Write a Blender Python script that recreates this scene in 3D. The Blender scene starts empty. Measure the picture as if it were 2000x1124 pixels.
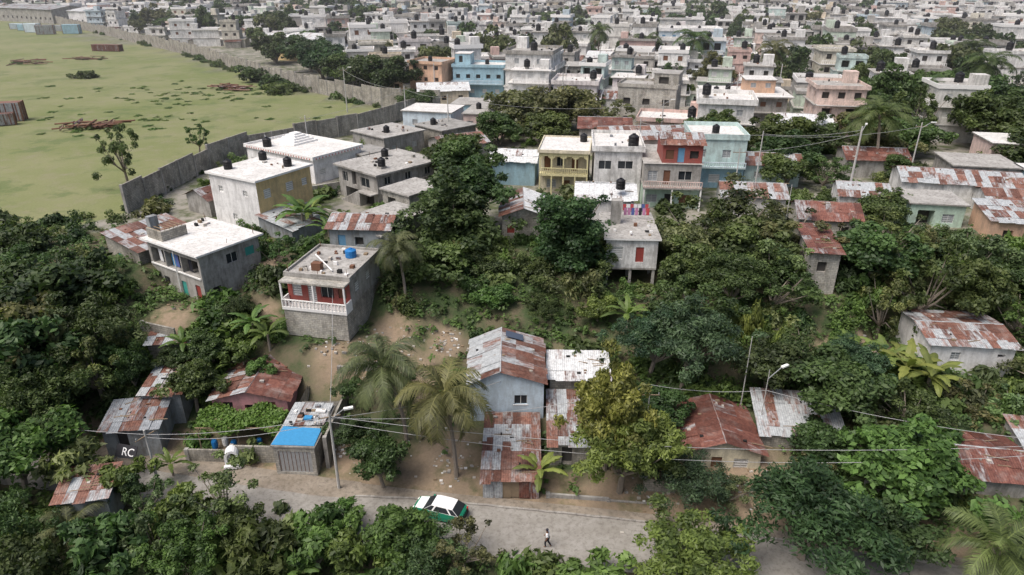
import bpy, math, random
import numpy as np
from mathutils import Vector, Matrix
random.seed(7); rng=np.random.default_rng(7)
scene=bpy.context.scene; COL=scene.collection
R=math.radians
# ------------------------------------------------------------------ materials
MATS={}
def newmat(name):
    m=bpy.data.materials.new(name); m.use_nodes=True; nt=m.node_tree
    b=nt.nodes['Principled BSDF']; b.inputs['Roughness'].default_value=.85
    b.inputs['Specular IOR Level'].default_value=.25
    MATS[name]=m; return m,nt,b
def nd(nt,t,**k):
    n=nt.nodes.new(t)
    for a,v in k.items():
        if hasattr(n,a): setattr(n,a,v)
    return n
def noise(nt,vec,scale,detail=5,rough=.6):
    n=nd(nt,'ShaderNodeTexNoise'); n.inputs['Scale'].default_value=scale
    n.inputs['Detail'].default_value=detail; n.inputs['Roughness'].default_value=rough
    if vec is not None: nt.links.new(vec,n.inputs['Vector'])
    return n.outputs['Fac']
def ramp(nt,fac,a,b,ca=(0,0,0,1),cb=(1,1,1,1)):
    r=nd(nt,'ShaderNodeValToRGB'); e=r.color_ramp.elements
    e[0].position=a; e[1].position=b; e[0].color=ca; e[1].color=cb
    nt.links.new(fac,r.inputs['Fac']); return r.outputs['Color']
def mix(nt,fac,a,b,mode='MIX'):
    n=nd(nt,'ShaderNodeMix',data_type='RGBA',blend_type=mode)
    for s,v in ((0,fac),(6,a),(7,b)):
        if isinstance(v,(int,float)): n.inputs[s].default_value=v
        elif isinstance(v,tuple): n.inputs[s].default_value=(v[0],v[1],v[2],1)
        else: nt.links.new(v,n.inputs[s])
    return n.outputs[2]
def mth(nt,op,a,b=None,clamp=False):
    n=nd(nt,'ShaderNodeMath',operation=op,use_clamp=clamp)
    for s,v in ((0,a),(1,b)):
        if v is None: continue
        if isinstance(v,(int,float)): n.inputs[s].default_value=v
        else: nt.links.new(v,n.inputs[s])
    return n.outputs[0]
def wpos(nt,scale=(1,1,1)):
    g=nd(nt,'ShaderNodeNewGeometry'); m=nd(nt,'ShaderNodeMapping'); m.inputs['Scale'].default_value=scale
    nt.links.new(g.outputs['Position'],m.inputs['Vector']); return m.outputs['Vector']
def bump(nt,b,h,strength=.4,dist=.05):
    n=nd(nt,'ShaderNodeBump'); n.inputs['Strength'].default_value=strength; n.inputs['Distance'].default_value=dist
    nt.links.new(h,n.inputs['Height']); nt.links.new(n.outputs['Normal'],b.inputs['Normal'])
def wallmat(name,color=None,dirt=.5,block=False,objc=False):
    if name in MATS: return name
    m,nt,b=newmat(name)
    if objc: base=nd(nt,'ShaderNodeObjectInfo').outputs['Color']
    else:
        rgb=nd(nt,'ShaderNodeRGB'); rgb.outputs[0].default_value=(*color,1); base=rgb.outputs[0]
    streak=noise(nt,wpos(nt,(1,1,.2)),1.9,8,.72)
    blotch=noise(nt,wpos(nt),.5,6,.7)
    f=ramp(nt,mth(nt,'MULTIPLY',mth(nt,'ADD',streak,blotch),.5),.44,.58)
    f=mth(nt,'MULTIPLY',f,min(1,dirt*1.25))
    c=mix(nt,f,base,mix(nt,.7,base,(.13,.12,.105)))
    c=mix(nt,.75,c,mix(nt,noise(nt,wpos(nt),5,6,.75),(.55,.55,.55),(1.32,1.32,1.32)),'MULTIPLY')
    if block:
        uv=nd(nt,'ShaderNodeUVMap'); br=nd(nt,'ShaderNodeTexBrick')
        br.inputs['Scale'].default_value=1; br.inputs['Brick Width'].default_value=.42; br.inputs['Row Height'].default_value=.21
        br.inputs['Mortar Size'].default_value=.018; br.inputs['Color1'].default_value=(.8,.8,.8,1); br.inputs['Color2'].default_value=(1.2,1.17,1.1,1)
        br.inputs['Mortar'].default_value=(.55,.53,.5,1)
        nt.links.new(uv.outputs[0],br.inputs['Vector'])
        c=mix(nt,.85,c,br.outputs['Color'],'MULTIPLY')
    nt.links.new(c,b.inputs['Base Color'])
    bump(nt,b,noise(nt,wpos(nt),9,4),.25,.03)
    return name
def simple(name,color,rough=.6,metal=0,var=.25):
    if name in MATS: return name
    m,nt,b=newmat(name)
    c=mix(nt,noise(nt,wpos(nt),4,4),tuple(x*(1-var) for x in color),tuple(min(1,x*(1+var)) for x in color))
    nt.links.new(c,b.inputs['Base Color']); b.inputs['Roughness'].default_value=rough; b.inputs['Metallic'].default_value=metal
    return name
def sheetmat(name,bias,zinc=(.42,.44,.45),rustA=(.105,.048,.036),rustB=(.26,.13,.095)):
    m,nt,b=newmat(name)
    uv=nd(nt,'ShaderNodeUVMap').outputs[0]
    at=nd(nt,'ShaderNodeAttribute',attribute_name='sv').outputs['Fac']
    cx=nd(nt,'ShaderNodeCombineXYZ'); nt.links.new(mth(nt,'MULTIPLY',at,41.),cx.inputs[0]); nt.links.new(mth(nt,'MULTIPLY',at,17.),cx.inputs[2])
    va=nd(nt,'ShaderNodeVectorMath',operation='ADD'); nt.links.new(uv,va.inputs[0]); nt.links.new(cx.outputs[0],va.inputs[1])
    mp=nd(nt,'ShaderNodeMapping'); mp.inputs['Scale'].default_value=(2.2,.5,1); nt.links.new(va.outputs[0],mp.inputs['Vector'])
    n1=noise(nt,mp.outputs[0],1.2,8,.72)
    f=mth(nt,'ADD',n1,mth(nt,'MULTIPLY',mth(nt,'SUBTRACT',at,.5),.5))
    f=mth(nt,'ADD',f,bias)
    f=ramp(nt,f,.38,.58)
    n2=noise(nt,va.outputs[0],2.8,6,.75); n3=noise(nt,wpos(nt),.7,5,.7)
    rust=mix(nt,ramp(nt,n2,.35,.65),rustA,rustB); rust=mix(nt,mth(nt,'MULTIPLY',ramp(nt,n3,.5,.7),.5),rust,(.30,.26,.235))
    at2=mth(nt,'FRACT',mth(nt,'MULTIPLY',at,7.31)); rust=mix(nt,1.,rust,mix(nt,at2,(.62,.60,.60),(1.25,1.25,1.25)),'MULTIPLY')
    zc=mix(nt,ramp(nt,n2,.3,.7),tuple(x*.55 for x in zinc),tuple(min(.85,x*1.25) for x in zinc))
    c=mix(nt,f,zc,rust)
    sx=nd(nt,'ShaderNodeSeparateXYZ'); nt.links.new(uv,sx.inputs[0])
    w=mth(nt,'SINE',mth(nt,'MULTIPLY',sx.outputs[0],2*math.pi/.2))
    w01=mth(nt,'MULTIPLY',mth(nt,'ADD',w,1.),.5)
    c=mix(nt,.7,c,mix(nt,w01,(.8,.8,.8),(1.08,1.08,1.08)),'MULTIPLY')
    nt.links.new(c,b.inputs['Base Color']); b.inputs['Roughness'].default_value=.6
    bump(nt,b,w01,.5,.04)
    return name
def concrete_roof(name,ca,cb,cc):
    m,nt,b=newmat(name)
    n1=noise(nt,wpos(nt),.55,7,.7); n2=noise(nt,wpos(nt),2.6,7,.75)
    c=mix(nt,ramp(nt,n1,.40,.62),ca,cb); c=mix(nt,ramp(nt,n2,.48,.68),c,cc)
    nt.links.new(c,b.inputs['Base Color']); bump(nt,b,n2,.2,.03); return name
wallmat('w_white',(.74,.73,.71),.65); wallmat('w_clean',(.82,.81,.80),.4)
wallmat('w_yellow',(.66,.50,.26),.45); wallmat('w_cream',(.66,.60,.45),.45); wallmat('w_paleyel',(.66,.60,.34),.3)
wallmat('w_grey',(.39,.375,.35),.85); wallmat('w_block',(.37,.355,.32),.8,True); wallmat('w_blockl',(.48,.465,.43),.7,True)
wallmat('w_red',(.33,.085,.07),.4); wallmat('w_lblue',(.55,.66,.75),.35); wallmat('w_aqua',(.54,.68,.66),.45)
wallmat('w_green',(.47,.61,.50),.45); wallmat('w_blue',(.34,.52,.61),.4); wallmat('w_orange',(.66,.43,.30),.45)
wallmat('w_pink',(.52,.26,.27),.6); wallmat('w_pinkl',(.70,.54,.49),.45); wallmat('w_obj',objc=True,dirt=.55)
wallmat('w_paleblue',(.62,.71,.77),.35); wallmat('w_wall',(.40,.38,.345),.95,True)
wallmat('w_plank',(.31,.335,.35),.8)
sheetmat('rust',.08); sheetmat('rustheavy',.25,rustA=(.105,.042,.034),rustB=(.22,.095,.07)); sheetmat('mixed',-.03); sheetmat('zinc',-.14); sheetmat('zincw',-.28,zinc=(.66,.67,.67))
sheetmat('tinwall',-.12,zinc=(.28,.30,.32))
concrete_roof('r_conc',(.43,.415,.39),(.30,.285,.265),(.14,.135,.12))
concrete_roof('r_light',(.70,.685,.66),(.56,.545,.52),(.34,.325,.30))
concrete_roof('r_dark',(.29,.28,.265),(.19,.185,.17),(.36,.35,.33))
concrete_roof('fallen_plaster',(.36,.33,.29),(.25,.22,.18),(.45,.42,.38))
simple('glass',(.03,.035,.04),.15); simple('interior',(.07,.065,.06),.9); simple('louvre',(.42,.44,.45),.5); simple('slate',(.07,.09,.13),.4)
simple('louvre_w',(.7,.7,.68),.5); simple('frame',(.6,.6,.58),.6); simple('brown',(.16,.08,.05),.7); simple('teal',(.06,.30,.26),.6)
simple('reddoor',(.28,.06,.05),.6); simple('bluedoor',(.14,.3,.46),.6); simple('tank',(.018,.018,.02),.35); simple('tankblue',(.02,.16,.42),.4)
simple('tarp',(.05,.25,.48),.5); simple('metal',(.35,.36,.37),.5,.3); simple('pole',(.44,.43,.41),.8); simple('wood',(.24,.18,.12),.85)
simple('trimw',(.76,.75,.73),.7,0,.15); simple('trimred',(.5,.2,.18),.7); simple('rubble',(.44,.405,.36),.9,0,.4)
simple('cloth_r',(.5,.08,.09)); simple('cloth_b',(.1,.14,.36)); simple('cloth_p',(.55,.24,.4)); simple('cloth_w',(.8,.8,.8)); simple('cloth_k',(.03,.03,.04)); simple('cloth_t',(.14,.42,.42))
simple('wire',(.16,.16,.16)); simple('wirel',(.34,.34,.34)); simple('bark',(.22,.19,.155),.9,0,.35); simple('palmbark',(.27,.23,.19),.9,0,.3)
simple('skin',(.20,.10,.06),.6); simple('rubber',(.02,.02,.02),.8)
simple('carwhite',(.8,.8,.8),.25,0,.03); simple('cargreen',(.02,.22,.13),.25,0,.03); simple('lamp_red',(.4,.02,.02),.3); simple('lamp_w',(.8,.8,.75),.2)
simple('paint_k',(.03,.03,.035)); simple('paint_w',(.8,.8,.8))
def foliagemat(name,trans=.3,spec=.3):
    m,nt,b=newmat(name)
    oc=nd(nt,'ShaderNodeObjectInfo').outputs['Color']
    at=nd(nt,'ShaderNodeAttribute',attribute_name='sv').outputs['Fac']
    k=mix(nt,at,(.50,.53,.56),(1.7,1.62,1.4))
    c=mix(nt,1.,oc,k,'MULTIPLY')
    nt.links.new(c,b.inputs['Base Color']); b.inputs['Roughness'].default_value=.5; b.inputs['Specular IOR Level'].default_value=spec
    t=nd(nt,'ShaderNodeBsdfTranslucent'); nt.links.new(mix(nt,1.,c,(1.15,1.4,.7),'MULTIPLY'),t.inputs['Color'])
    ms=nd(nt,'ShaderNodeMixShader'); ms.inputs[0].default_value=trans
    nt.links.new(b.outputs[0],ms.inputs[1]); nt.links.new(t.outputs[0],ms.inputs[2])
    nt.links.new(ms.outputs[0],nt.nodes['Material Output'].inputs['Surface'])
foliagemat('foliage')
# ------------------------------------------------------------------ terrain
PADS=[(-19,62.5,3.5,5.8),(13,71.5,3,7.2),(45,61.5,6,3.4),(-34,67,4,7.6)]
def ss(t):
    t=np.clip(t,0,1); return t*t*(3-2*t)
def gz(x,y):
    x=np.asarray(x,float); y=np.asarray(y,float); yp=y+.18*x
    crest=75+.1*np.maximum(-50,np.minimum(0,x)); toe=55+.04*np.maximum(-50,np.minimum(0,x))
    low=np.interp(yp,[-20,20,35.5,37.2,44.2,46.5,56],[-16,-5,-1.2,-.06,-.06,.4,3])
    s=ss((y-toe)/(crest-toe)); z=low+7*s
    z=z+.5*np.sin(x*.55+1.3*np.sin(y*.4))*np.sin(y*.6+.8)*s*(1-s)*4
    z=z+12*ss((y-650)/1200)+25*ss((y-1000)/1500)
    for px,py,pr,pz in PADS:
        w=ss(1-(np.hypot(x-px,y-py)-pr)/3.5); z=z*(1-w)+pz*w
    return z
def gzf(x,y): return float(gz(x,y))
NW=[(-58,80),(-52,88),(-50,111),(-47,121),(-31,138),(-17,164)]
FW=[(-17,164),(-31,166),(-68,203),(-119,270),(-223,385),(-420,600)]
def infield(x,y):
    x=np.asarray(x,float); y=np.asarray(y,float)
    xn=np.interp(y,[p[1] for p in NW],[p[0] for p in NW])
    xs=[p[0] for p in FW][::-1]; ys=[p[1] for p in FW][::-1]
    yf=np.interp(x,xs,ys)
    return (x<xn)&(y<yf)&(y>74)
DIRT=[(-13,59,3.4),(-9,57.5,3),(-35.5,62.4,2.8),(-6,48,4),(-2,47,2.5),(-17.5,58,2.4),(15,44.5,3),(28,62,2),(-14,49,3),(-20,46.5,4),(38,61,3.4),(20,45,4),(10,45,3),(-12.5,62.5,2.4),(33,60,2.4),(-25,46.2,4),(-27,71.5,2),(-7,61.5,2),(5,60,1.8),(-26,64.5,1.6)]
def make_ground():
    xs=np.concatenate([-np.geomspace(3000,92,40),np.arange(-90,90.1,1.),np.geomspace(92,3000,40)])
    ys=np.concatenate([np.linspace(-60,18,14),np.arange(20,112,1.),np.geomspace(113,4500,70)])
    X,Y=np.meshgrid(xs,ys); Z=gz(X,Y)
    nx,ny=len(xs),len(ys)
    v=np.stack([X.ravel(),Y.ravel(),Z.ravel()],1)
    i=np.arange((ny-1)*(nx-1)); r=i//(nx-1); c=i%(nx-1); a=r*nx+c
    f=np.stack([a,a+1,a+nx+1,a+nx],1)
    me=bpy.data.meshes.new('ground'); me.from_pydata(v.tolist(),[],f.tolist())
    at=me.attributes.new('reg','FLOAT_COLOR','POINT')
    fld=infield(X,Y).astype(float).ravel()
    town=((Y>80)&(fld.reshape(X.shape)<.5)).astype(float).ravel()
    d=np.zeros_like(X)
    for px,py,pr in DIRT: d=np.maximum(d,ss(1.4-np.hypot(X-px,Y-py)/pr))
    yp=Y+.18*X; d=np.maximum(d,.9*((yp>42.5)&(yp<47)))
    colr=np.stack([fld,town,d.ravel(),np.ones_like(fld)],1)
    at.data.foreach_set('color',colr.ravel())
    me.polygons.foreach_set('use_smooth',np.ones(len(me.polygons),bool))
    m,nt,b=newmat('ground_mat')
    at=nd(nt,'ShaderNodeAttribute',attribute_name='reg'); sp=nd(nt,'ShaderNodeSeparateColor'); nt.links.new(at.outputs['Color'],sp.inputs[0])
    big=noise(nt,wpos(nt),.045,6,.6); med=noise(nt,wpos(nt),.35,7,.65); fine=noise(nt,wpos(nt),3.5,5,.7)
    veg=mix(nt,ramp(nt,med,.42,.6),(.05,.075,.03),(.11,.095,.06))
    gr=mix(nt,ramp(nt,big,.38,.62),(.15,.175,.065),(.205,.21,.105))
    gr=mix(nt,ramp(nt,med,.5,.75),gr,(.22,.205,.13)); gr=mix(nt,mth(nt,'MULTIPLY',ramp(nt,noise(nt,wpos(nt),.12,6,.7),.53,.63),.65),gr,(.10,.135,.05))
    gr=mix(nt,.65,gr,mix(nt,fine,(.55,.55,.55),(1.4,1.4,1.35)),'MULTIPLY')
    tw=mix(nt,ramp(nt,med,.42,.60),(.28,.26,.225),(.08,.095,.045))
    dt=mix(nt,ramp(nt,med,.35,.65),(.32,.235,.16),(.23,.18,.13)); dt=mix(nt,.7,dt,mix(nt,fine,(.55,.55,.55),(1.45,1.45,1.45)),'MULTIPLY')
    c=mix(nt,sp.outputs[0],veg,gr); c=mix(nt,sp.outputs[1],c,tw)
    df=mth(nt,'MULTIPLY',sp.outputs[2],ramp(nt,med,.3,.5)); c=mix(nt,df,c,dt)
    nt.links.new(c,b.inputs['Base Color']); b.inputs['Roughness'].default_value=.95
    bump(nt,b,fine,.5,.15)
    me.materials.append(m); ob=bpy.data.objects.new('ground',me); COL.objects.link(ob)
make_ground()
# ------------------------------------------------------------------ builder
class MB:
    def __init__(s): s.v=[];s.f=[];s.m=[];s.uv=[];s.sv=[];s.p=[]
    def face(s,pts,mat,part='walls',sv=None):
        pts=[Vector(p) for p in pts]; n=(pts[1]-pts[0]).cross(pts[2]-pts[0])
        if n.length<1e-9: return
        n.normalize(); e=(pts[1]-pts[0]).normalized(); w=n.cross(e)
        k=len(s.v); s.v+= [tuple(p) for p in pts]; s.f.append(tuple(range(k,k+len(pts))))
        s.uv.append([(p.dot(e),p.dot(w)) for p in pts]); s.m.append(mat); s.p.append(part)
        s.sv.append(random.random() if sv is None else sv)
    def box(s,x0,y0,z0,x1,y1,z1,mat,part='walls'):
        a=[(x0,y0,z0),(x1,y0,z0),(x1,y1,z0),(x0,y1,z0),(x0,y0,z1),(x1,y0,z1),(x1,y1,z1),(x0,y1,z1)]
        for q in ((0,1,5,4),(1,2,6,5),(2,3,7,6),(3,0,4,7),(4,5,6,7),(3,2,1,0)): s.face([a[i] for i in q],mat,part)
    def beam(s,p,q,w,mat,part='walls',w2=None):
        p=Vector(p);q=Vector(q); d=(q-p).normalized(); u=d.cross(Vector((0,0,1)))
        if u.length<.01: u=Vector((1,0,0))
        u.normalize(); v=d.cross(u); w2=w if w2 is None else w2; n=6
        A=[p+(u*math.cos(i*2*math.pi/n)+v*math.sin(i*2*math.pi/n))*w for i in range(n)]
        B=[q+(u*math.cos(i*2*math.pi/n)+v*math.sin(i*2*math.pi/n))*w2 for i in range(n)]
        for i in range(n): s.face([A[i],A[(i+1)%n],B[(i+1)%n],B[i]],mat,part)
        s.face(B,mat,part)
    def lathe(s,x,y,prof,mat,part,n=14):
        for (r0,z0),(r1,z1) in zip(prof,prof[1:]):
            for i in range(n):
                a=i*2*math.pi/n;b=(i+1)*2*math.pi/n
                P=[(x+r0*math.cos(a),y+r0*math.sin(a),z0),(x+r0*math.cos(b),y+r0*math.sin(b),z0),(x+r1*math.cos(b),y+r1*math.sin(b),z1),(x+r1*math.cos(a),y+r1*math.sin(a),z1)]
                if r1<.01: P=P[:3]
                s.face(P,mat,part)
    def tank(s,x,y,z,mat='tank',r=.55,h=1.15,stand=0):
        if stand: s.box(x-.5,y-.5,z,x+.5,y+.5,z+stand,'w_grey','tank_stand'); z+=stand
        s.lathe(x,y,[(r*.96,z),(r,z+.05),(r,z+h*.3),(r*.95,z+h*.33),(r,z+h*.36),(r,z+h*.64),(r*.95,z+h*.67),(r,z+h*.7),(r*.98,z+h*.85),(r*.55,z+h*1.0),(r*.33,z+h*1.02),(r*.33,z+h*1.1),(.001,z+h*1.13)],mat,'water_tank')
    def mesh(s,name,idx=None):
        idx=range(len(s.f)) if idx is None else idx
        v=[];f=[];mi=[];uv=[];sv=[];names=[]
        for i in idx:
            k=len(v); v+=[s.v[j] for j in s.f[i]]; f.append(tuple(range(k,len(v))))
            if s.m[i] not in names: names.append(s.m[i])
            mi.append(names.index(s.m[i])); sv.append(s.sv[i])
            for q in s.uv[i]: uv+=q
        me=bpy.data.meshes.new(name); me.from_pydata(v,[],f)
        for n in names: me.materials.append(MATS[n])
        me.polygons.foreach_set('material_index',mi)
        l=me.uv_layers.new(name='UVMap'); l.data.foreach_set('uv',uv)
        a=me.attributes.new('sv','FLOAT','FACE'); a.data.foreach_set('value',sv)
        return me
    def finish(s,name,loc=(0,0,0),rot=0,split=True):
        parts=[]
        for p in s.p:
            if p not in parts: parts.append(p)
        if not split or len(parts)==1:
            ob=bpy.data.objects.new(name,s.mesh(name)); COL.objects.link(ob)
        else:
            ob=bpy.data.objects.new(name,None); ob.empty_display_size=.5; COL.objects.link(ob)
            for p in parts:
                c=bpy.data.objects.new(p,s.mesh(p,[i for i in range(len(s.f)) if s.p[i]==p])); COL.objects.link(c); c.parent=ob
        ob.location=loc; ob.rotation_euler=(0,0,R(rot)); return ob
KIND={'win':(.14,'louvre'),'winw':(.1,'louvre_w'),'glass':(.18,'glass'),'dark':(.4,'interior'),'open':(1.6,'interior'),'brown':(.12,'brown'),'teal':(.1,'teal'),'red':(.1,'reddoor'),'blue':(.1,'bluedoor'),'tin':(.06,'metal')}
def wall(mb,o,ex,n,W,z0,z1,mat,ops):
    o=Vector((o[0],o[1],0)); ex=Vector((ex[0],ex[1],0)); n=Vector((n[0],n[1],0)); Z=Vector((0,0,1))
    ops=[q for q in ops if q[2]<=W-.02 and q[0]>=.02 and q[3]<=z1 and q[1]>=z0-.001]
    xs=sorted({0,W}|{q[0] for q in ops}|{q[2] for q in ops}); zs=sorted({z0,z1}|{q[1] for q in ops}|{q[3] for q in ops})
    for a,b in zip(xs,xs[1:]):
        for c,d in zip(zs,zs[1:]):
            mx,mz=(a+b)/2,(c+d)/2
            if any(q[0]<mx<q[2] and q[1]<mz<q[3] for q in ops): continue
            mb.face([o+ex*a+Z*c,o+ex*b+Z*c,o+ex*b+Z*d,o+ex*a+Z*d],mat,'walls')
    for a,c,b,d,k in ops:
        dep,pm=KIND[k]; i=-n*dep
        A,B,C,D=[o+ex*p+Z*q for p,q in ((a,c),(b,c),(b,d),(a,d))]
        for P,Q in ((A,B),(B,C),(C,D),(D,A)): mb.face([P,Q,Q+i,P+i],mat,'walls')
        part='windows' if c>z0+.3 else 'door'
        if k=='open': part='walls'
        mb.face([A+i,B+i,C+i,D+i],pm,part)
        if k in('win','winw','glass'):
            m=(a+b)/2
            def bar(a0,c0,a1,c1):
                q=-n*(dep-.05); P=[o+ex*x+Z*z+q for x,z in ((a0,c0),(a1,c0),(a1,c1),(a0,c1))]; mb.face(P,'frame','windows')
            bar(m-.03,c,m+.03,d); bar(a,c,a+.05,d); bar(b-.05,c,b,d)
            nz=int((d-c)/.22)
            if k!='glass':
                for t in range(1,nz): 
                    zz=c+t*(d-c)/nz; q=-n*(dep-.03)
                    mb.face([o+ex*a+Z*(zz)+q,o+ex*b+Z*(zz)+q,o+ex*b+Z*(zz+.03)-n*(dep-.002),o+ex*a+Z*(zz+.03)-n*(dep-.002)],'interior','windows')
def block(mb,x0,y0,x1,y1,z0,z1,mat,ops={}):
    g=lambda k: mat.get(k,mat['*']) if isinstance(mat,dict) else mat
    W,D=x1-x0,y1-y0
    wall(mb,(x0,y0),(1,0),(0,-1),W,z0,z1,g('front'),ops.get('front',[]))
    wall(mb,(x0,y1),(0,-1),(-1,0),D,z0,z1,g('left'),ops.get('left',[]))
    wall(mb,(x1,y0),(0,1),(1,0),D,z0,z1,g('right'),ops.get('right',[]))
    wall(mb,(x1,y1),(-1,0),(0,1),W,z0,z1,g('back'),ops.get('back',[]))
def slab(mb,x0,y0,x1,y1,z,mat='r_conc',o=.35,t=.18,parapet=0,pm='w_grey',edge=None):
    mb.box(x0-o,y0-o,z,x1+o,y1+o,z+t-.004,edge or pm,'roof')
    mb.face([(x0-o,y0-o,z+t),(x1+o,y0-o,z+t),(x1+o,y1+o,z+t),(x0-o,y1+o,z+t)],mat,'roof')
    if parapet:
        a=x0-o+.02;b=y0-o+.02;c=x1+o-.02;d=y1+o-.02;w=.15;zt=z+t+.003
        mb.box(a,b,zt,c,b+w,zt+parapet,pm,'parapet');mb.box(a,d-w,zt,c,d,zt+parapet,pm,'parapet')
        mb.box(a,b+w,zt,a+w,d-w,zt+parapet,pm,'parapet');mb.box(c-w,b+w,zt,c,d-w,zt+parapet,pm,'parapet')
def sheets(mb,p00,p10,p11,p01,mat,sw=.9,sl=1.9,part='roof'):
    p00,p10,p11,p01=map(Vector,(p00,p10,p11,p01))
    W=(p10-p00).length;L=(p01-p00).length;nc=max(1,round(W/sw));nr=max(1,math.ceil(L/sl))
    n=(p10-p00).cross(p01-p00).normalized()
    if n.z<0:n=-n
    def B(u,v): return (p00*(1-u)+p10*u)*(1-v)+(p01*(1-u)+p11*u)*v
    for j in range(nr):
        rowb=random.uniform(-.2,.2)
        for i in range(nc):
            u0,u1=i/nc,(i+1)/nc; v0=j/nr-.06*(j>0); v1=(j+1)/nr
            if j==0: v0=random.uniform(-.05,.01)
            l=n*(.03*(j%2)+random.uniform(0,.05)); t1=n*random.uniform(0,.05)
            sv=min(1,max(0,random.random()+rowb))
            mb.face([B(u0-.008,v0)+l,B(u1+.008,v0)+l+t1,B(u1+.008,v1)+l+t1,B(u0-.008,v1)+l],mat,part,sv)
def weights(mb,x0,y0,x1,y1,zf,n=9):
    for i in range(n):
        x=random.uniform(x0+.3,x1-.6);y=random.uniform(y0+.3,y1-.5); z=zf(x,y)+.05; a=random.uniform(.1,.45); b=random.uniform(.1,.3)
        if random.random()<.3: mb.beam((x,y,z+.06),(x+random.uniform(.8,2),y+random.uniform(-.5,.5),zf(x+1,y)+.14),.04,'wood','roof_weights')
        else: mb.box(x,y,z-.05,x+a,y+b,z+.14,random.choice(['rubble','w_grey','wood','brown','brown','rubber']),'roof_weights')
def gable(mb,x0,y0,x1,y1,ez,rise,axis,mat,wm,o=.35,c=.5,mat2=None):
    mat2=mat2 or mat
    if axis=='y':
        xm=x0+(x1-x0)*c; ya,yb=y0-o,y1+o; dl=rise*o/(xm-x0); dr=rise*o/(x1-xm); zr=ez+rise+.03
        sheets(mb,(x0-o,yb,ez-dl),(x0-o,ya,ez-dl),(xm,ya,zr),(xm,yb,zr),mat)
        sheets(mb,(x1+o,ya,ez-dr),(x1+o,yb,ez-dr),(xm,yb,zr),(xm,ya,zr),mat2)
        for y in(y0,y1): mb.face([(x0,y,ez),(x1,y,ez),(xm,y,ez+rise)],wm,'walls')
        mb.beam((xm,ya,zr+.03),(xm,yb,zr+.03),.07,'zinc','ridge_cap')
        zf=lambda x,y: ez+rise*((x-x0)/(xm-x0) if x<xm else (x1-x)/(x1-xm))
    else:
        ym=y0+(y1-y0)*c; xa,xb=x0-o,x1+o; df=rise*o/(ym-y0); db=rise*o/(y1-ym); zr=ez+rise+.03
        sheets(mb,(xa,y0-o,ez-df),(xb,y0-o,ez-df),(xb,ym,zr),(xa,ym,zr),mat)
        sheets(mb,(xb,y1+o,ez-db),(xa,y1+o,ez-db),(xa,ym,zr),(xb,ym,zr),mat2)
        for x in(x0,x1): mb.face([(x,y0,ez),(x,y1,ez),(x,ym,ez+rise)],wm,'walls')
        mb.beam((xa,ym,zr+.03),(xb,ym,zr+.03),.07,'zinc','ridge_cap')
        zf=lambda x,y: ez+rise*((y-y0)/(ym-y0) if y<ym else (y1-y)/(y1-ym))
    weights(mb,x0,y0,x1,y1,zf)
def shed(mb,x0,y0,x1,y1,zf,zb,mat,wm,o=.3):
    k=(zb-zf)/(y1-y0)
    sheets(mb,(x0-o,y0-o,zf-k*o+.03),(x1+o,y0-o,zf-k*o+.03),(x1+o,y1+o,zb+k*o+.03),(x0-o,y1+o,zb+k*o+.03),mat)
    for x in(x0,x1): mb.face([(x,y0,min(zf,zb)),(x,y1,min(zf,zb)),(x,y1,zb),(x,y0,zf)],wm,'walls')
    y=y1 if zb>zf else y0; mb.face([(x0,y,min(zf,zb)),(x1,y,min(zf,zb)),(x1,y,max(zf,zb)),(x0,y,max(zf,zb))],wm,'walls')
    weights(mb,x0,y0,x1,y1,lambda x,y: zf+k*(y-y0))
def balus(mb,x0,x1,y,z,h=.9,mat='trimw',n=None,w=.12):
    n=n or int((x1-x0)/.3)
    mb.box(x0,y,z,x1,y+w,z+.12,mat,'balcony'); mb.box(x0,y,z+h-.1,x1,y+w,z+h,mat,'balcony')
    for i in range(n+1):
        x=x0+(x1-x0-.1)*i/n; mb.box(x,y+.01,z+.12,x+.1,y+w-.01,z+h-.1,mat,'balcony')
def rebar(mb,x0,y0,x1,y1,z,n=6):
    for i in range(n):
        x=random.choice([x0,x1,(x0+x1)/2]);y=random.choice([y0,y1]); mb.beam((x,y,z),(x+random.uniform(-.1,.1),y,z+random.uniform(.4,.9)),.025,'brown','rebar')
def clutter(mb,x0,y0,x1,y1,z,n=6):
    for i in range(n):
        x=random.uniform(x0,x1);y=random.uniform(y0,y1);a=random.uniform(.15,.5);b=random.uniform(.1,.5);c=random.uniform(.08,.4)
        mb.box(x,y,z+.005,x+a,y+b,z+c,random.choice(['rubble','w_grey','wood','brown','trimw','tinwall','rubber']),'roof_clutter')
FOOT=[]
def place(mb,name,F,al,L1,L2,z0,split=True):
    a=R(al); FOOT.append((F[0],F[1],a,L1,L2)); return mb.finish(name,(F[0],F[1],z0),al,split)
def infoot(x,y,m=.3):
    for fx,fy,a,L1,L2 in FOOT:
        dx,dy=x-fx,y-fy; u=dx*math.cos(a)+dy*math.sin(a); v=-dx*math.sin(a)+dy*math.cos(a)
        if -m<u<L1+m and -m<v<L2+m: return True
    return False
def wins(W,z,n,kind='win',w=1.1,h=1.0,zo=1.1):
    return [((i+.5)*W/n-w/2,z+zo,(i+.5)*W/n+w/2,z+zo+h,kind) for i in range(n)]
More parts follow.
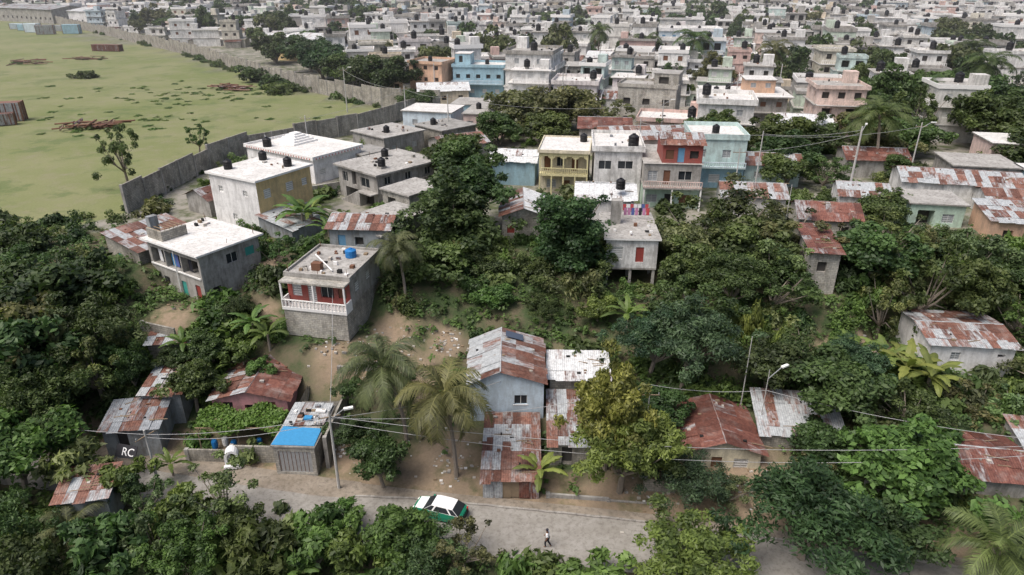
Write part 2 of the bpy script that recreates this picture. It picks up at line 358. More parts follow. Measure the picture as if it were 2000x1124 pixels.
# ------------------------------------------------------------------ landmark houses (world metres)
b=MB(); block(b,0,0,9,8.6,-1,7,{'front':'w_yellow','left':'w_clean','*':'w_white'},{'front':[(1,4.6,2.1,5.8,'winw'),(4.6,4.6,5.8,5.8,'winw'),(7.3,4.7,8.2,5.7,'winw'),(.9,1.2,2.3,2.4,'winw'),(4.2,0,5.1,2.1,'brown'),(6.6,1.2,7.9,2.4,'winw')],'left':[(1.5,4.8,2.3,5.6,'winw'),(6,4.8,6.8,5.6,'winw'),(3.4,1.4,4.2,2.2,'winw')]})
slab(b,0,0,9,8.6,7,'r_light',.3,.25,0,'trimw'); b.tank(6.8,1.6,7.25); b.tank(2,7.2,7.25); b.tank(7.5,7,7.25); clutter(b,1,1,7,7,7.25,4)
place(b,'yellow_apartment_house',(-31.2,80.6),60,9,8.6,9.5)
b=MB(); o={'front':wins(10,0,3,'winw'),'left':wins(16,0,5,'winw',1.2,1.0)}
block(b,0,0,10,16,-1,3.7,'w_clean',o); slab(b,0,0,10,16,3.7,'r_light',.3,.2,.35,'trimw')
for i in range(26): b.box(-.33,.3+i*.6,3.75,-.305,.5+i*.6,4.0,'trimred','trim')
for i in range(15): b.box(.3+i*.65,-.33,3.75,.5+i*.65,-.305,4.0,'trimred','trim')
for i in range(5): b.box(4+i*.45,9+i*.45,3.9+i*.3,9-i*.45,14-i*.45,4.2+i*.3,'trimw','roof_pyramid')
b.face([(1,12,4),(3,14,4),(2.6,14.4,5.6)],'trimw','roof_pyramid'); b.tank(1.5,12.5,3.9,r=.7,h=1.4); place(b,'white_decorated_house',(-30.2,102),56,10,16,10)
b=MB(); block(b,0,0,11,9,-1.5,5,'w_grey',{'left':[(1,2.9,2.2,4.3,'glass'),(3.2,2.7,4.2,4.7,'dark'),(5.2,2.9,7.2,4.2,'glass'),(1.5,0,4.5,2.2,'open'),(6,0,8,2.2,'dark')],'front':wins(11,2.4,3,'glass')+[(1,0,3.6,2.2,'open'),(5,0,6,2.1,'blue'),(7.4,.9,9,2,'win')]})
slab(b,0,0,11,9,5,'r_conc',.5,.25); b.tank(2.5,2,5.25,stand=.3); b.tank(7,7,5.25); rebar(b,.3,.3,10.5,8.6,5.2); clutter(b,1,1,10,8,5.25,9)
for i in range(12): b.box(-1.3,7.5-i*.45,-.5,-.2,7.95-i*.45,.2+i*.22,'w_grey','staircase')
b.box(-1.4,-.2,2.45,-.05,2.6,2.6,'w_grey','staircase'); balus(b,.2,10,-.5,2.5,.8,'w_grey')
place(b,'grey_stair_house',(-18.4,90.5),48,11,9,9.5)
b=MB(); block(b,0,1.4,6.8,9,0,3.3,'w_block',{}); block(b,0,1.4,6.8,9,3.3,6.1,{'front':'w_red','right':'w_grey','*':'w_grey'},{'front':[(.5,3.9,1.5,5.2,'winw'),(2.2,3.4,3.1,5.5,'winw'),(3.6,4,5,5.2,'glass'),(5.5,4.1,6.4,5.1,'brown')],'right':[(1.2,4.3,2.2,5.3,'winw'),(4,4.4,5,5.3,'winw')]})
b.box(-.1,0,2.95,6.9,1.4,3.15,'trimw','balcony'); b.box(-.1,0,5.9,6.9,1.4,6.08,'w_blockl','roof'); b.box(0,.1,0,6.8,1.398,2.945,'w_blockl','walls')
balus(b,-.1,6.9,0,3.15,.95,'trimw',18,.14); b.box(-.1,.14,3.15,.02,1.4,4.1,'trimw','balcony'); b.box(6.78,.14,3.15,6.9,1.4,4.1,'trimw','balcony')
for x in(-.08,3.4,6.7): b.box(x,.02,4.1,x+.16,.18,5.9,'trimw','columns')
slab(b,0,1.4,6.8,9,6.1,'r_conc',.2,.2,.25,'w_grey'); b.tank(4.6,6.9,6.3,'tankblue',.6,.9); b.box(2.2,2.6,6.32,3.2,3.3,7.1,'brown','roof_clutter'); clutter(b,.6,2,6,8.5,6.3,22); rebar(b,.2,1.6,6.6,8.8,6.4,8)
b.beam((1,6,6.6),(4.5,2.6,6.5),.08,'trimw','roof_clutter')
place(b,'red_balcony_house',(-23.1,61.6),-12,6.8,9,5.9)
b=MB(); block(b,0,0,7.5,9.3,-1.5,5.8,{'front':'w_grey','left':'w_grey','*':'w_block'},{'left':[(.5,3.2,2.9,5.1,'open'),(3.1,3.2,5.8,5.1,'open'),(6.0,3.2,9.0,5.1,'open'),(5.2,0,6.1,2.1,'teal'),(7.7,0,8.6,2.2,'red'),(2,.9,3,1.9,'dark')],'front':[(3.2,3.8,4.6,4.9,'glass'),(5.6,3.9,6.8,4.9,'teal'),(1,.8,2,1.8,'dark')]})
slab(b,0,0,7.5,9.3,5.8,'r_light',.45,.2,0,'trimw')
for i,(y,c) in enumerate([(5.2,'tarp'),(4.6,'cloth_b'),(3.4,'cloth_t'),(2.2,'cloth_k'),(7.6,'cloth_w')]): b.face([(.5,y,3.3),(.5,y+.6,3.3),(.45,y+.6,4.9),(.45,y,4.9)],c,'curtains')
b.box(-.12,.2,3.05,-.002,9.1,3.2,'trimw','trim'); b.beam((-.15,4.3,0),(-.15,4.3,5.5),.06,'trimw','drain_pipe')
b.box(.2,6.4,6.0,3.2,6.6,7.1,'w_block','parapet'); b.box(.2,6.6,6.0,.4,9.2,7.1,'w_block','parapet')
for i in range(6): b.beam((.4+i*.5,6.7,7.1),(.4+i*.5,9.2,7.1),.05,'wood','timber_joists')
b.box(.6,8.9,6,1.6,9.6,8.2,'w_plank','tin_cabin'); rebar(b,.3,.3,7.2,9,6,6); clutter(b,4,6,7,9,6,6)
place(b,'concrete_loggia_house',(-32.6,65.5),57,7.5,9.3,7.2)
def shack(name,F,al,L1,L2,z0,h,roof,kind,wm,ops={},rise=1.,split=True,extra=None,deep=1.2,c=.5,mat2=None):
    b=MB(); block(b,0,0,L1,L2,-deep,h,wm,ops)
    if kind=='gy': gable(b,0,0,L1,L2,h,rise,'y',roof,wm if isinstance(wm,str) else wm['*'],c=c,mat2=mat2)
    elif kind=='gx': gable(b,0,0,L1,L2,h,rise,'x',roof,wm if isinstance(wm,str) else wm['*'],c=c,mat2=mat2)
    elif kind=='s': shed(b,0,0,L1,L2,h,h+rise,roof,wm if isinstance(wm,str) else wm['*'])
    else: slab(b,0,0,L1,L2,h,roof,.3,.18)
    if extra: extra(b)
    return place(b,name,F,al,L1,L2,z0,split)
shack('rusty_roof_shack',(-41.5,70.3),57,7.5,6.5,8.3,3.4,'rust','s','w_block',{'left':[(2,.2,2.9,2.2,'teal')]},.8)
shack('rusty_roof_shack',(-40,86.5),57,6,5,9.6,2.8,'rustheavy','gx','w_grey')
shack('tin_lean_to',(-26.4,77),57,5,6,9.5,2.2,'zinc','s','w_plank',{},.7)
shack('tin_shack',(-21,73.6),-6,7,5,9.2,4.1,'rust','gx','w_plank',{'front':[(1,1.3,1.9,3.2,'blue'),(3,2,4,3,'dark')],'right':[(1,2,2,3,'brown')]},.8)
def cl(b): clutter(b,.5,.5,4.5,4.5,3.9,8); b.box(-2.6,-.5,3.2,0,4,3.4,'r_conc','roof')
shack('concrete_block_house',(-13.6,74.8),52,5,5.4,9.2,4.2,'r_conc','f','w_blockl',{'left':[(1,.1,2,2.3,'dark'),(3,.1,4,2.3,'dark')],'front':[(1,.2,2.2,2.4,'dark'),(3,1,4.2,2,'dark')]},extra=cl)
shack('concrete_block_house',(-13,83),52,6,5,9.4,4.6,'r_conc','f','w_blockl',{'left':[(1,2.2,2.4,3.8,'dark')],'front':wins(6,1.5,2,'dark')})
shack('stone_block_house',(-1.2,78.6),0,5.3,8,7.8,5.2,'mixed','gy','w_blockl',{'front':[(.6,2.9,1.5,3.9,'red')]},.9,mat2='zincw')
b=MB(); block(b,0,1.6,7,9,-1,6.5,'w_cream',{'front':[(.6,3.5,1.5,5.8,'brown'),(2.4,4.2,3.6,5.5,'glass'),(4.6,3.5,5.5,5.8,'brown'),(1,.9,2.4,2.2,'win'),(3.5,0,4.4,2.1,'brown')]})
b.box(0,0,3.1,7,1.6,3.3,'w_paleyel','balcony'); balus(b,0,7,0,3.3,1.,'w_paleyel')
for x in(0,1.7,3.4,5.1,6.8): b.box(x,.02,4.3,x+.2,.22,6.0,'w_paleyel','columns'); b.box(x,.02,-1,x+.2,.22,3.1,'w_paleyel','columns')
for x in(0,1.7,3.4,5.1):
    for s_,t_ in((0,.35),(.2,.2),(1.3,.35),(1.1,.2)): b.box(x+.2+s_,.03,6.0-t_,x+.4+s_,.21,6.0,'w_paleyel','arches')
b.box(0,0,6.0,7,1.6,6.48,'w_paleyel','roof'); slab(b,0,0,7,9,6.5,'r_light',.25,.25,.2,'w_cream'); b.tank(6,6.5,6.75); place(b,'yellow_balcony_house',(3.9,96.5),-8,7,9,9.8)
b=MB(); block(b,0,0,6.6,10,-1,7.2,'w_white',{'front':[(.6,4.6,2.4,5.8,'glass'),(3.3,4.7,5.4,5.8,'glass'),(1,1.2,2.4,2.4,'win'),(4,1.2,5.4,2.4,'glass')],'left':wins(10,3.6,3,'glass')})
slab(b,0,0,6.6,10,7.2,'r_light',.35,.25,.5,'w_white'); b.tank(5.4,1.6,7.5,r=.75,h=1.7); clutter(b,.6,1,6,9,7.5,6); place(b,'cream_house',(11.6,94.6),-5,6.6,10,9.8)
def wt(b): b.tank(5.4,1,5.2,r=.6,h=1.3); b.box(6,-2.2,0,7.3,-.1,3.7,'w_grey','chimney_block')
shack('white_roof_annex',(8.3,83.5),-6,7.2,7.5,9.5,4.1,'zincw','gx','w_white',{'front':[(1,2,2,3,'dark')]},.9,extra=wt)
b=MB(); block(b,0,0,7.6,11,-1,3.2,'w_green',{'front':[(.5,.9,2,2.1,'win'),(3,0,4,2.2,'dark'),(5,.9,6.6,2.1,'brown')]})
b.box(-.1,-1.3,3.2,7.7,11,3.4,'w_grey','floor'); balus(b,-.1,7.7,-1.3,3.4,.9,'w_pinkl')
block(b,0,0,7.6,11,3.4,6.4,{'front':'w_grey','right':'w_grey','*':'w_grey'},{'front':[(.5,4,1.8,5.4,'win'),(2.6,3.5,3.5,5.5,'brown'),(4.6,4.2,6.4,5.4,'glass')],'right':wins(11,3.3,3,'dark')})
block(b,2.3,.4,7.6,7,6.4,9,'w_red',{'front':[(.4,6.9,1.5,8.2,'brown'),(2,6.5,2.9,8.5,'blue'),(3.6,7,4.8,8.1,'dark')]}); slab(b,0,0,7.6,11,6.4,'r_conc',.2,.02,0)
gable(b,2.3,.4,7.6,7,9,.8,'x','rust','w_red')
for x in(-.05,3.7,7.5): b.box(x,-1.25,-1,x+.2,-1.05,3.2,'trimw','columns')
place(b,'red_and_green_house',(18,90.8),-5,7.6,11,9.8)
b=MB(); block(b,0,2,5.7,8.6,2.2,5.6,'w_blockl',{}) ; block(b,0,0,5.7,2,2.2,5.6,'w_white',{'front':[(.5,3.2,1.9,4.7,'winw'),(3.3,2.9,4.2,4.7,'red')]}) 
slab(b,0,0,5.7,8.6,5.6,'r_conc',.3,.2,0,'trimw'); b.box(0,0,2,5.7,8.6,2.19,'w_grey','floor')
for x in(.1,2.7,5.3):
    for y in(.1,3): b.box(x,y,-1,x+.3,y+.3,2,'w_grey','columns')
b.box(.8,4.5,5.8,1.9,5.6,8.6,'w_grey','tank_tower'); rebar(b,.8,4.5,1.9,5.6,8.6,4); clutter(b,.5,.5,5,4,5.8,8)
for x in(2.3,5.5): b.beam((x,7.5,5.8),(x,7.5,7.5),.04,'pole','clothesline')
b.beam((2.3,7.5,7.3),(5.5,7.5,7.3),.015,'wire','clothesline'); b.beam((2.3,6.3,7.2),(5.5,6.3,7.2),.015,'wire','clothesline')
for i in range(7):
    x=2.4+i*.44; c=random.choice(['cloth_r','cloth_b','cloth_p','cloth_w','cloth_k','cloth_t']); b.face([(x,7.5,6.5),(x+.38,7.52,6.45),(x+.38,7.5,7.29),(x,7.5,7.29)],c,'laundry')
    c=random.choice(['cloth_r','cloth_b','cloth_p','cloth_w','cloth_k','cloth_t']); b.face([(x,6.3,6.3),(x+.36,6.33,6.3),(x+.36,6.3,7.19),(x,6.3,7.19)],c,'laundry')
place(b,'white_stilt_house',(10.5,70.8),-3,5.7,8.6,7.3)
b=MB(); block(b,0,0,8,9,-1,3.3,{'front':'w_blue','*':'w_blue'},{'front':[(.8,0,1.7,2.2,'brown'),(3,.8,4.6,2.1,'winw'),(5.8,.8,7,2.1,'winw')]}); block(b,0,0,7.998,9,3.3,7.3,'w_aqua',{'front':[(1,4.6,2.2,5.8,'win'),(4.6,4.6,5.8,5.8,'win')],'right':wins(9,3.4,2),'left':wins(9,3.4,2)})
slab(b,0,0,8,9,7.3,'r_light',.2,.2,.6,'w_aqua'); b.tank(3.6,2,7.5,stand=.4); b.box(0,-1,3.2,8,-.002,3.35,'w_aqua','balcony'); balus(b,0,8,-1,3.36,.8,'w_paleblue'); place(b,'aqua_house',(26.6,100.5),-6,8,9,10)
shack('long_rust_roof_house',(15,112),4,17,8,10,4.6,'rust','gx','w_pinkl',{},1.3)
shack('rust_roof_house',(35.5,102),-12,8,7,10,3.2,'rust','gx','w_aqua',{'front':wins(8,0,2)},1)
shack('rust_roof_house',(27,112),-6,8,8,10,4.5,'rustheavy','gx','w_grey',{},1.1)
shack('rust_roof_house',(12,122),-6,9,8,10,4.5,'rustheavy','gx','w_grey',{},1.1)
b=MB(); block(b,0,0,16,12,-1,6,'w_grey',{'front':wins(16,0,4,'dark')+wins(16,3,5,'brown'),'left':wins(12,3,3,'brown')}); slab(b,0,0,16,12,6,'r_light',1,.25); b.box(0,-1,2.9,16,-.002,3.1,'w_grey','balcony'); block(b,8,4,14,10,6.25,8.8,'w_orange',{'front':wins(6,6.2,2,'win')}); slab(b,8,4,14,10,8.8,'r_light',.3,.2); b.tank(2,4,6.25); b.tank(5,8,6.25); rebar(b,.5,.5,15,11,6.2,10); place(b,'grey_two_storey_house',(41,146),-8,16,12,10)
shack('white_roof_house',(49,128),-12,10,8,10,4,'zincw','gx','w_white',{'front':wins(10,0,3)},1.2)
b=MB(); block(b,0,0,12,8,-1,8,'w_blockl',{'front':wins(12,0,3,'dark')+wins(12,3.4,3,'dark',1.5,1.3),'left':wins(8,3.4,2,'dark')}); slab(b,0,0,12,8,8,'r_conc',.2,.2,.5,'w_blockl'); block(b,7,2,12,8,8.2,10.6,'w_blockl',{'front':[(1,8.6,3,10,'dark')]}); slab(b,7,2,12,8,10.6,'r_conc',.1,.15); rebar(b,.3,.3,11.6,7.6,8.3,12); place(b,'unfinished_block_building',(22,146),-20,12,8,10)
shack('rust_roof_house',(35.4,79.5),-10,7,6,9.4,3,'rustheavy','gx','w_blockl',{'front':wins(7,0,2,'dark')},1.2)
shack('zinc_roof_house',(28,87),-8,8,6,9.5,3.4,'mixed','gx','w_white',{},1,mat2='zincw')
shack('green_house',(51,83.5),-10,6.5,6,9.5,3.4,'r_conc','f','w_green',{'front':[(1,.2,3,2.6,'open'),(4,1,5.4,2.2,'win')]})
shack('rust_roof_house',(44,88),-14,6,6,9.7,3,'mixed','gx','w_white',{},1)
shack('long_zinc_roof_house',(55,93),-14,15,7,9.8,3.4,'mixed','gx','w_white',{'front':wins(15,0,4,'dark')},1.1)
shack('rust_roof_house',(53,106),-10,9,7,10,3,'rustheavy','gx','w_grey',{},1.1)
shack('orange_balcony_house',(58,78),-12,8,6,9.3,3.2,'mixed','s','w_orange',{'front':wins(8,0,2,'dark')},.8)
shack('rust_roof_house',(62.5,85.5),-12,7,6,9.5,3,'rust','gx','w_white',{'front':wins(7,0,2,'dark')},1.)
shack('block_hillside_house',(32.2,68),-8,3,7,7,5.6,'rustheavy','s','w_blockl',{'front':[(.8,3.2,1.8,4.4,'dark')]},.6,deep=2)
shack('grey_flat_house',(66,100),-12,9,8,10,3.4,'r_conc','f','w_grey',{'front':wins(9,0,3)})
shack('blue_flat_house',(74,93),-12,8,8,10,3.4,'r_light','f','w_blue',{'front':wins(8,0,3)})
shack('pink_flat_house',(78,110),-12,9,8,10,4.4,'r_light','f','w_pinkl',{'front':wins(9,.6,3)})
shack('zinc_roof_house',(-3.5,102),-8,7,6,10,3.8,'zincw','gx','w_blue',{},1)
shack('rust_roof_house',(-11,112),30,8,7,10,3.4,'rust','gx','w_grey',{},1)
shack('flat_roof_house',(-22,117),48,9,9,10,3.6,'r_conc','f','w_grey',{'front':wins(9,0,2),'left':wins(9,0,2)},extra=lambda b:(b.tank(3,3,3.8),clutter(b,1,1,8,8,3.8,10)))
shack('flat_roof_house',(-12.5,122),44,8,8,10,3.8,'r_dark','f','w_block',{'front':wins(8,0,2)},extra=lambda b:(b.tank(2,5,4),clutter(b,1,1,7,7,4,10)))
shack('flat_roof_house',(-24,108.5),48,5,5,10,2.8,'r_dark','f','w_block',{'front':wins(5,0,1)})
shack('blue_white_house',(-21.5,136),-14,10,8,10,4.8,'r_light','f','w_paleblue',{'front':wins(10,1.2,2,'win')})
shack('flat_roof_house',(-9.5,135),-10,8,9,10,4.4,'r_conc','f','w_pinkl',{'front':wins(8,1,3)},extra=lambda b:b.tank(2,5,4.6))
shack('blue_flat_house',(-13,150),-10,8,8,10,3.6,'r_conc','f','w_blue',{'front':wins(8,0,2)})
b=MB(); block(b,0,0,13,9,-1,7.6,'w_blue',{'front':wins(13,.2,4,'winw')+wins(13,3.8,5,'dark')}); b.box(-.1,-1.2,3.5,13,-.002,3.7,'w_blue','balcony'); balus(b,-.1,13,-1.2,3.7,.9,'w_paleblue'); slab(b,0,0,13,9,7.6,'r_light',.3,.2,.5,'w_blue'); block(b,0,3,4,8,7.8,10.4,'w_blue',{'front':[(1,8.4,2,10,'dark')]}); slab(b,0,3,4,8,10.4,'r_light',.1,.15); b.tank(8,5,7.8); place(b,'blue_two_storey_house',(-15,180),-8,13,9,10)
b=MB(); block(b,0,0,9,9,-1,8.5,'w_orange',{'front':wins(9,.2,3,'dark')+wins(9,3.2,3,'dark')+wins(9,6,3,'dark'),'left':wins(9,3,3,'dark')}); slab(b,0,0,9,9,8.5,'r_conc',.4,.2,.5,'w_orange'); b.tank(4,4,8.8); place(b,'orange_house',(-26,180),-20,9,9,10)
b=MB(); block(b,0,0,22,12,-1,9.8,'w_paleblue',{'front':wins(22,0,6,'blue')+wins(22,3.3,6,'blue')+wins(22,6.5,6,'blue'),'left':wins(12,3.3,3,'blue')+wins(12,6.5,3,'blue')}); slab(b,0,0,22,12,9.8,'r_light',.4,.3,.8,'w_clean')
for z in(3.1,6.4): b.box(-.2,-.5,z,22.2,-.002,z+.25,'trimw','ledge')
b.tank(5,5,10.1); b.tank(15,6,10.1); place(b,'blue_apartment_block',(53,262),-6,22,12,10)
b=MB(); block(b,0,0,10,9,-1,6.2,'w_yellow',{'front':wins(10,.1,3,'open',2,2,.1)+wins(10,3.2,3,'open',2,1.8,.5)}); b.box(-.3,-1,3,10.3,-.002,3.2,'trimw','balcony'); balus(b,-.3,10.3,-1,3.2,.9,'trimw'); slab(b,0,0,10,9,6.2,'r_light',.6,.25,.4,'trimw'); place(b,'yellow_arcade_house',(84,166),-8,10,9,10)
shack('white_row_house',(95,163),-8,16,9,10,4.5,'r_light','f','w_clean',{'front':wins(16,.6,5,'dark')},extra=lambda b:(b.tank(3,3,4.7),b.tank(12,5,4.7)))
shack('flat_roof_house',(14,198),-8,16,10,10,5.5,'r_conc','f','w_grey',{'front':wins(16,2.4,5,'dark')+wins(16,-.4,4,'dark')})
# ---- lower row by the street
shack('pink_shack',(-28,53.2),0,7,7.2,1.3,2.5,'rust','gy','w_pink',{'front':[(1,.2,1.9,2.1,'dark'),(3,.9,4,1.8,'dark'),(5,.2,5.9,2.1,'brown')]},.9,mat2='rustheavy')
shack('rusty_roof_shack',(-34.6,53.4),2,3.6,6,1.6,2.5,'rust','s','w_plank',{},.7)
shack('rusty_roof_shack',(-36.5,59.5),6,4.5,4,3.6,2.4,'mixed','s','w_block',{},.6)
shack('tin_lean_to',(-36.2,49.2),8,4.6,3.8,.8,2.3,'tinwall','s','w_plank',{'front':[(1,.1,2,2,'dark')]},.5)
b=MB(); block(b,0,0,3.6,6,-.4,2.7,{'front':'w_blockl','right':'w_blockl','*':'w_block'},{'front':[(.35,0,3.25,2.2,'tin')]})
b.box(-.15,-.15,2.7,3.75,6.1,2.85,'w_grey','roof'); b.face([(-.1,-.05,2.9),(3.65,-.05,2.92),(3.6,2.3,3.0),(.1,2.5,2.96)],'tarp','tarpaulin'); sheets(b,(0,2.6,2.95),(3.6,2.8,2.95),(3.6,6,3.1),(0,6,3.05),'zinc'); b.box(1.7,3.2,3.15,2.4,3.7,3.35,'tarp','roof_clutter'); b.box(2.4,4.4,3.15,3.3,4.8,3.3,'trimw','roof_clutter'); clutter(b,.2,2.4,3.2,5.6,3.05,16)
for i in range(8): b.box(.42+i*.35,.045,.05,.46+i*.35,.055,2.15,'brown','door_ribs')
place(b,'block_garage',(-20.5,47.2),-3,3.6,6,.3)
b=MB(); block(b,0,0,4,4.5,-1,1.6,'w_blockl')
b.face([(0.2,0.2,.3),(3.8,.2,.3),(3.8,4.3,.3),(.2,4.3,.3)],'fallen_plaster','floor'); block(b,.2,.2,3.8,4.3,.3,1.6,'w_blockl'); clutter(b,.4,.4,3.4,3.9,.3,20); place(b,'roofless_block_yard',(-20,53.6),0,4,4.5,1.5)
b=MB(); block(b,0,0,6.8,7.8,-1,4.3,'w_lblue',{'front':[(4.1,1.9,5.3,2.9,'glass')],'right':wins(7.8,1,2,'glass')}); gable(b,0,0,6.8,7.8,4.3,1.2,'y','zinc','w_lblue',.3,.42,'rust')
b.box(4.0,-.04,1.82,5.4,-.004,1.9,'trimw','window_sill'); b.face([(3.3,6.2,5.62),(5,6.2,5.12),(5,7.4,5.12),(3.3,7.4,5.62)],'slate','roof_patch'); place(b,'light_blue_house',(-3.9,52.4),0,6.8,7.8,1.8)
b=MB(); sheets(b,(-.2,-.3,1.9),(4.8,-.3,1.9),(4.8,8,2.8),(-.2,8,2.8),'rust',.85,1.7); weights(b,0,0,4.6,7.8,lambda x,y:1.9+y*.115,12)
for x in(0,4.6):
    sheets(b,(x,0,0),(x,8,0),(x,8,2.7),(x,0,1.85),'tinwall',.8,4,'walls')
sheets(b,(0,0,-.1),(1.6,0,-.1),(1.6,0,1.8),(0,0,1.8),'rust',.8,3,'gate'); sheets(b,(1.6,.05,-.1),(3.,.05,-.1),(3.,.05,1.6),(1.6,.05,1.7),'wood',.7,3,'gate'); sheets(b,(3.,0,-.1),(4.6,0,-.1),(4.6,0,1.8),(3.,0,1.8),'rustheavy',.8,3,'gate')
for p in((.02,.05),(4.5,.05),(1.6,.1),(3,.1)): b.beam((p[0],p[1],0),(p[0],p[1],1.9),.06,'wood','posts')
place(b,'tin_lean_to',(-2.4,44.2),-1,4.6,8,.2)
shack('patched_tin_house',(3.3,47.4),-2,4,7,.8,2.4,'mixed','s','w_block',{'front':[(1,.2,1.9,2.,'dark')]},.6)
shack('white_tin_house',(3.6,55),-2,5.5,4,2.4,2.5,'zincw','s','w_block',{},.5)
shack('yellow_wall_shack',(14.8,46.7),-4,6.3,6.6,.4,2.7,'rustheavy','gy','w_cream',{'front':[(4.1,.9,5.3,1.9,'winw'),(2.2,.1,3.1,2.,'brown')]},1.,mat2='rustheavy')
shack('rust_corrugated_shack',(21.8,48.5),-8,6.8,5.2,.9,2.5,'mixed','s','w_block',{},1.)
shack('white_hillside_house',(41.2,58.3),-6,7.8,7.2,3.2,3.6,'rust','gx','w_clean',{'front':[(2,1.8,2.9,2.7,'win'),(6.3,2.3,7,2.7,'dark')]},.55)
shack('rusty_roof_shack',(-35,40.4),10,3.6,3.2,.2,2.8,'rust','s','w_plank',{},.5)
shack('rusty_roof_shack',(36.6,43.4),-10,5,6,.3,2.8,'rustheavy','gx','w_grey',{},.7)
shack('rusty_roof_shack',(43,45),-10,5,5,.5,2.9,'mixed','s','w_grey',{},.7)
shack('rusty_roof_shack',(11,44.6),-8,2.6,2,.1,2.0,'mixed','s','w_block',{},.3)
# walls
def blockwall(name,pts,h,mat,t=.2,zoff=-.4,step=True):
    b=MB()
    for (x0,y0),(x1,y1) in zip(pts,pts[1:]):
        L=math.hypot(x1-x0,y1-y0); n=max(1,int(L/4)); 
        for i in range(n):
            a=(x0+(x1-x0)*i/n,y0+(y1-y0)*i/n); c=(x0+(x1-x0)*(i+1)/n,y0+(y1-y0)*(i+1)/n)
            z=gzf(*a); hh=h+(random.choice([0,0,-.2,-.4,-.7]) if step else 0)
            dx,dy=(c[0]-a[0]),(c[1]-a[1]); l=math.hypot(dx,dy); nx,ny=-dy/l*t/2,dx/l*t/2
            P=[(a[0]+nx,a[1]+ny),(a[0]-nx,a[1]-ny),(c[0]-nx,c[1]-ny),(c[0]+nx,c[1]+ny)]
            lo=min(z,gzf(*c))+zoff; hi=max(z,gzf(*c))+hh
            b.face([(*P[1],lo),(*P[2],lo),(*P[2],hi),(*P[1],hi)],mat); b.face([(*P[3],lo),(*P[0],lo),(*P[0],hi),(*P[3],hi)],mat); b.face([(*P[0],hi),(*P[1],hi),(*P[2],hi),(*P[3],hi)],mat); b.face([(*P[0],lo),(*P[1],lo),(*P[1],hi),(*P[0],hi)],mat); b.face([(*P[2],lo),(*P[3],lo),(*P[3],hi),(*P[2],hi)],mat)
            w=.17; b.box(a[0]-w,a[1]-w,lo,a[0]+w,a[1]+w,hi+.06,'w_grey','pillars')
    return b.finish(name)
blockwall('compound_wall',NW[1:],4.0,'w_wall'); blockwall('compound_wall',FW[:],4.6,'w_wall')
blockwall('block_wall',[(-29,49),(-20.7,48.7)],1.7,'w_block'); blockwall('block_wall',[(-17,57.5),(-13,58.5)],.8,'w_blockl'); blockwall('block_wall',[(-16.2,48),(-16,55)],1.4,'w_block')
blockwall('low_wall',[(3,44.3),(13,43.2)],.7,'w_grey'); blockwall('low_wall',[(24,45),(34,42.5)],1.1,'w_block')
blockwall('block_wall',[(-38,62),(-34,60.5)],.9,'w_block'); blockwall('block_wall',[(-20,82),(-14,88)],1.8,'w_blockl'); blockwall('block_wall',[(-34,92),(-24,99)],2,'w_blockl'); blockwall('block_wall',[(-21,98),(-13,107)],1.8,'w_block'); blockwall('block_wall',[(-26.5,88.5),(-20,84)],1.6,'w_blockl')
b=MB()
for k in range(9):
    a0=math.pi*k/9;a1=math.pi*(k+1)/9
    P=lambda a,r,y:(r*math.cos(a)*.8,y,.9+r*math.sin(a))
    b.face([P(a0,.75,0),P(a1,.75,0),P(a1,.5,0),P(a0,.5,0)],'paint_w','arch'); b.face([P(a0,.75,0),P(a1,.75,0),P(a1,.75,.9),P(a0,.75,.9)],'paint_w','arch'); b.face([P(a0,.5,0),P(a1,.5,0),P(a1,.5,.8),P(a0,.5,.8)],'paint_w','arch')
b.box(-.6,0,0,-.4,.9,.9,'paint_w','arch');b.box(.4,0,0,.6,.9,.9,'paint_w','arch');b.box(-.4,.75,0,.4,.88,1.4,'paint_w','back'); b.box(-.7,-.3,-.1,.7,0,.25,'paint_w','base'); b.finish('white_arched_niche',(-24.6,47.9,.25),15)
# ------------------------------------------------------------------ road
def road():
    b=MB(); e=Vector((1,-.18,0)).normalized(); n=Vector((.18,1,0)).normalized()
    def P(t,o,z): 
        p=Vector((0,40.4,0))+e*t+n*(o+.35*math.sin(t*.11)); return (p.x,p.y,z)
    def hw(t): return 2.5-.9*float(ss((-t-6)/12))
    concrete_roof('road',(.30,.285,.26),(.235,.22,.195),(.165,.15,.13)); concrete_roof('kerb',(.36,.34,.31),(.24,.22,.2),(.13,.12,.11)); concrete_roof('walk',(.29,.25,.205),(.22,.185,.145),(.13,.115,.09))
    ts=np.arange(-75,76,1.25)
    for a,c in zip(ts,ts[1:]):
        ja,jc=.12*math.sin(a*1.9),.12*math.sin(c*1.9); wa,wc=hw(a)+ja*.3,hw(c)+jc*.3
        b.face([P(a,-2.6+ja,.0),P(c,-2.6+jc,.0),P(c,wc,.0),P(a,wa,.0)],'road','asphalt')
        if a>-14:
            b.face([P(a,wa,-.05),P(c,wc,-.05),P(c,wc,.12),P(a,wa,.12)],'kerb','kerb'); b.face([P(a,wa,.12),P(c,wc,.12),P(c,wc+.18,.12),P(a,wa+.18,.12)],'kerb','kerb')
            b.face([P(a,wa+.18,.10),P(c,wc+.18,.10),P(c,3.5,.10),P(a,3.5,.10)],'walk','pavement'); b.face([P(a,3.5,.10),P(c,3.5,.10),P(c,3.5,-.1),P(a,3.5,-.1)],'kerb','pavement')
        else:
            b.face([P(a,wa-.15,.004),P(c,wc-.15,.004),P(c,3.7,.03),P(a,3.7,.03)],'walk','verge')
    b.finish('road')
road()
